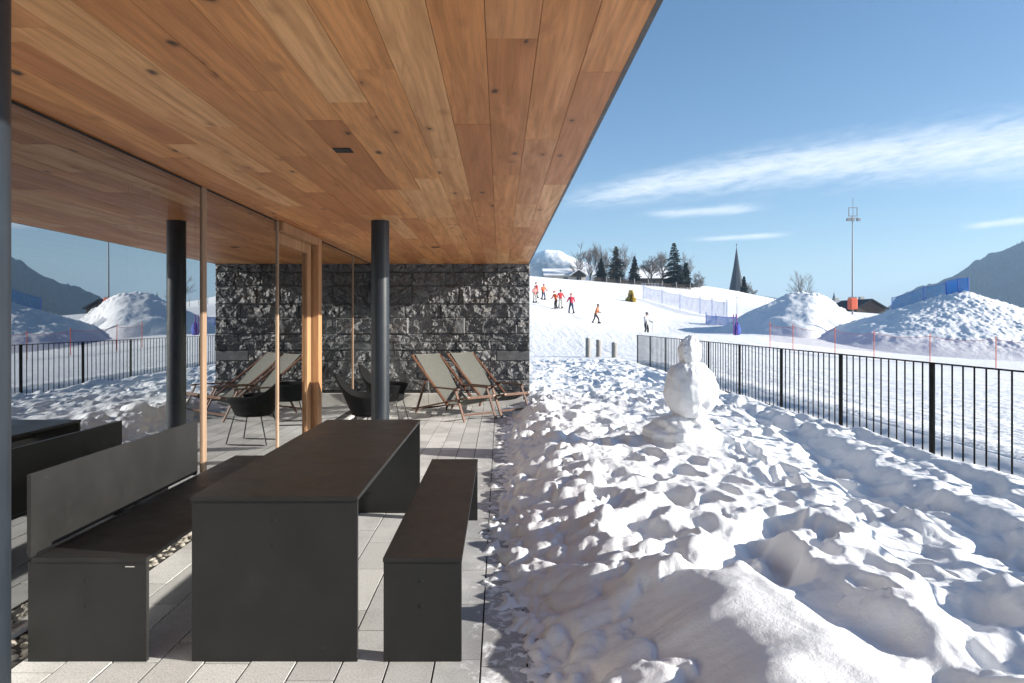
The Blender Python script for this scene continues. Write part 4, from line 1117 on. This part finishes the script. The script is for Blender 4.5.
g = t.new('ShaderNodeTexCoord').outputs['Generated']; sx = t.new('ShaderNodeSeparateXYZ'); t.l.new(g, sx.inputs[0])
az = t.m('ARCTAN2', sx.outputs[0], sx.outputs[1]); el = t.m('ARCSINE', sx.outputs[2])
cv = t.new('ShaderNodeCombineXYZ'); t.put(cv.inputs[0], az); t.put(cv.inputs[1], el)
# streaky noise, slanting slightly
tilt = t.m('ADD', el, t.m('MULTIPLY', az, -.10)); cv2 = t.new('ShaderNodeCombineXYZ'); t.put(cv2.inputs[0], t.m('MULTIPLY', az, 9.)); t.put(cv2.inputs[1], t.m('MULTIPLY', tilt, 62.))
nz = t.noise(cv2.outputs[0], 1.0, 8, .62, .7)
cv3 = t.new('ShaderNodeCombineXYZ'); t.put(cv3.inputs[0], t.m('MULTIPLY', t.m('ADD', az, t.m('MULTIPLY', el, .9)), 40.)); t.put(cv3.inputs[1], t.m('MULTIPLY', tilt, 150.))
nz2 = t.noise(cv3.outputs[0], 1.0, 5, .6, .4)
def band(c0, c1, c2, w0, w1, a0, a1, a2, a3, gain):
    cen = t.m('ADD', c0, t.m('ADD', t.m('MULTIPLY', az, c1), t.m('MULTIPLY', t.m('MULTIPLY', az, az), c2)))
    wid = t.m('MAXIMUM', t.m('ADD', w0, t.m('MULTIPLY', az, w1)), .002)
    q = t.m('DIVIDE', t.m('ABSOLUTE', t.m('SUBTRACT', el, cen)), wid)
    e = t.mapr(q, 0., 1.3, 1., 0., True)
    e = t.m('MULTIPLY', e, t.m('MULTIPLY', t.mapr(az, a0, a1, 0, 1, True), t.mapr(az, a2, a3, 1, 0, True)))
    tex = t.m('ADD', t.m('MULTIPLY', nz, .6), t.m('MULTIPLY', nz2, .4))
    return t.m('MULTIPLY', e, t.mapr(t.m('ADD', tex, t.m('MULTIPLY', e, .32)), .45, .95, 0., gain, True))
b1 = band(.1535, .223, -.2275, 0.015, .06, .015, .2, 1.1, 1.5, .88)
b2 = band(.148, .02, 0, .010, .0, .17, .26, .32, .40, .75)
b3 = band(.110, .02, 0, .0055, .0, .24, .32, .37, .42, .85)
b4 = band(.085, .05, 0, .007, .0, .57, .62, 1.0, 1.3, .9)
msk = t.m('MAXIMUM', t.m('MAXIMUM', b1, b2), t.m('MAXIMUM', b3, b4))
skc = t.new('ShaderNodeHueSaturation'); skc.inputs['Saturation'].default_value = 1.16; t.l.new(sky.outputs[0], skc.inputs['Color'])
c = t.mix(msk, skc.outputs[0], (6.4, 6.8, 7.3))
t.l.new(c, bg.inputs[0]); bg.inputs[1].default_value = .066

# ------------------------------------------------------------------ air
hz = MB(); hz.box(-3600, 3600, -3600, 3600, -15, 182)
hm_, ht, hb, ho = new_mat('air'); ht.n.remove(hb)
pvn = ht.new('ShaderNodeVolumePrincipled'); pvn.inputs['Color'].default_value = (.46, .70, 1, 1); pvn.inputs['Density'].default_value = .00032; pvn.inputs['Anisotropy'].default_value = .1
ht.l.new(pvn.outputs[0], ho.inputs['Volume'])
HAZE = True
if HAZE:
    setp(hz.build('haze', hm_), kind='stuff')

# ------------------------------------------------------------------ render settings
vs_ = SC.view_settings; vs_.view_transform = 'Standard'; vs_.look = 'None'; vs_.exposure = 1.36; vs_.gamma = 1.
SC.render.engine = 'CYCLES'
cy = SC.cycles; cy.use_denoising = True
try: cy.denoiser = 'OPENIMAGEDENOISE'
except Exception: pass
cy.max_bounces = 10; cy.diffuse_bounces = 4; cy.glossy_bounces = 4; cy.transparent_max_bounces = 24; cy.volume_bounces = 0
cy.sample_clamp_indirect = 8.
